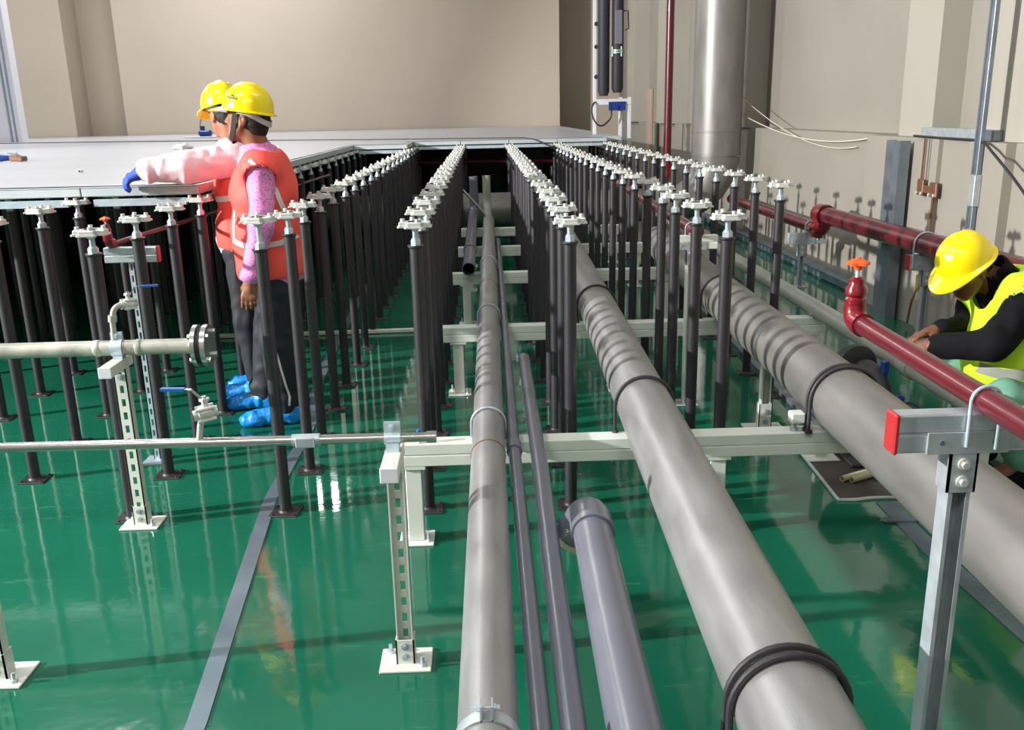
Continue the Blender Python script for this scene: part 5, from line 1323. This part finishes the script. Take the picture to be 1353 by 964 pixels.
# ---- crouching worker on the right ---------------------------------------------
def worker_crouch():
    H = Head((1.935, 3.74, .905), (-.76, -.36, -.50), (-.46, -.16, .86), .93)
    hip = {1: (2.40, 3.62, .33), -1: (2.40, 3.86, .33)}; knee = {1: (2.06, 3.56, .40), -1: (2.05, 3.95, .43)}
    ank = {1: (2.18, 3.60, .09), -1: (2.18, 3.92, .09)}; toe = {1: (2.0, 3.585, .035), -1: (2.0, 3.93, .035)}
    sh = {1: (2.115, 3.565, .80), -1: (2.10, 3.93, .80)}
    el = {1: (1.945, 3.49, .65), -1: (2.08, 3.95, .60)}; wr = {1: (1.785, 3.655, .605), -1: (1.90, 3.86, .62)}
    def torso(F, e=0.0, k=.05):
        F.ell((2.18, 3.745, .70), (.125 + e, .175 + e, .165 + e), None, k); F.ell((2.28, 3.74, .54), (.125 + e, .16 + e, .16 + e), None, k); F.ell((2.37, 3.74, .38), (.13 + e, .17 + e, .13 + e), None, k); F.cone(sh[1], sh[-1], .062 + e, .062 + e, k)
    F = Field((1.58, 3.38, -.01), (2.62, 4.15, 1.12), .0065); torso(F)
    F.cone((2.12, 3.745, .82), H.P(-.03, 0, -.055), .064, .058, .03); H.add(F)
    for s in (1, -1):
        F.cone(sh[s], el[s], .047, .039, .02); F.cone(el[s], wr[s], .039, .027, .02)
        F.cone(hip[s], knee[s], .085, .058, .03); F.cone(knee[s], ank[s], .058, .042, .03); F.cone(ank[s], toe[s], .04, .032, .03)
    hand(F, wr[1], (-.45, .8, -.25), (-.5, -.3, .8), (.6, .4, .5), .9, spread=.5); hand(F, wr[-1], (-.95, -.2, -.15), (-.1, .2, 1), (0, -1, .2), .5, spread=.5)
    body = F.build('person', M_SKIN3, None, (2.2, 3.75, 0))
    tag(body, 'crouching person with yellow helmet, black sleeves and neon vest at the right edge', 'person')
    hair(H, body); helmet(H, body)
    F = Field((1.9, 3.38, .04), (2.62, 4.15, .62), .007); F.ell((2.37, 3.74, .38), (.15, .19, .15), None, .05)
    for s in (1, -1): F.cone(hip[s], knee[s], .105, .082, .03); F.cone(knee[s], np.array(ank[s]) + (0, 0, .03), .08, .06, .03)
    F.wrinkle(.004, 42); F.build('trousers', M_MINT, body)
    for s in (1, -1):
        F = Field(np.array(ank[s]) - (.3, .15, .1), np.array(ank[s]) + (.16, .15, .12), .006); a = np.array(ank[s]); t = np.array(toe[s])
        F.cone(a + (.03, 0, -.04), t, .05, .042, .02); F.ell(a + (0, 0, -.01), (.065, .055, .06), None, .02); F.clip((0, 0, .002), (0, 0, -1)); F.build('shoe', M_BLKCL, body)
    F = Field((1.68, 3.36, .35), (2.62, 4.15, 1.05), .0065); torso(F, .014)
    for s in (1, -1): F.cone(sh[s], el[s], .078, .066, .03); F.cone(el[s], np.array(wr[s]) + (.02, 0, 0), .066, .048, .02)
    F.cone((2.11, 3.745, .82), (2.045, 3.745, .885), .078, .072, .015); F.cone((2.06, 3.745, .87), (1.98, 3.745, .95), .06, .07, 0, True)
    F.wrinkle(.004, 46); F.build('shirt', M_BLKCL, body)
    F = Field((1.8, 3.36, .25), (2.62, 4.15, 1.0), .0065); torso(F, .04); F.ell((2.13, 3.74, .52), (.15, .185, .20), None, .06); F.ell((2.2, 3.74, .42), (.16, .19, .17), None, .05)
    F.clip((2.02, 3.74, .36), (-.25, 0, -1)); F.cone((2.08, 3.745, .80), (1.99, 3.745, .95), .10, .10, 0, True)
    for s in (1, -1): F.cone(np.array(sh[s]) + (0, -s * .02, .0), np.array(el[s]) * .5 + np.array(sh[s]) * .5 + (0, -s * .03, 0), .09, .082, 0, True)
    F.wrinkle(.005, 30, .4); vest = F.build('vest', M_NEON, body, smooth_iter=3)
    T = F.tree; R = (0, 1, 0)
    b = ribbon(T, [(1.97, 3.2, .515), (2.05, 3.2, .50), (2.15, 3.2, .51), (2.3, 3.2, .53), (2.42, 3.2, .55)], R, .045); b.build('reflective_band', M_REFLG, vest)
    b = ribbon(T, [(2.04, 3.2, .80), (2.09, 3.2, .875), (2.17, 3.2, .90), (2.25, 3.2, .88)], R, .035); b.build('reflective_band', M_REFLG, vest)
    b = ribbon(T, [(2.30, 3.2, .82), (2.32, 3.2, .7), (2.36, 3.2, .56)], R, .04); b.build('reflective_band', M_REFLG, vest)
    return body
worker_crouch()
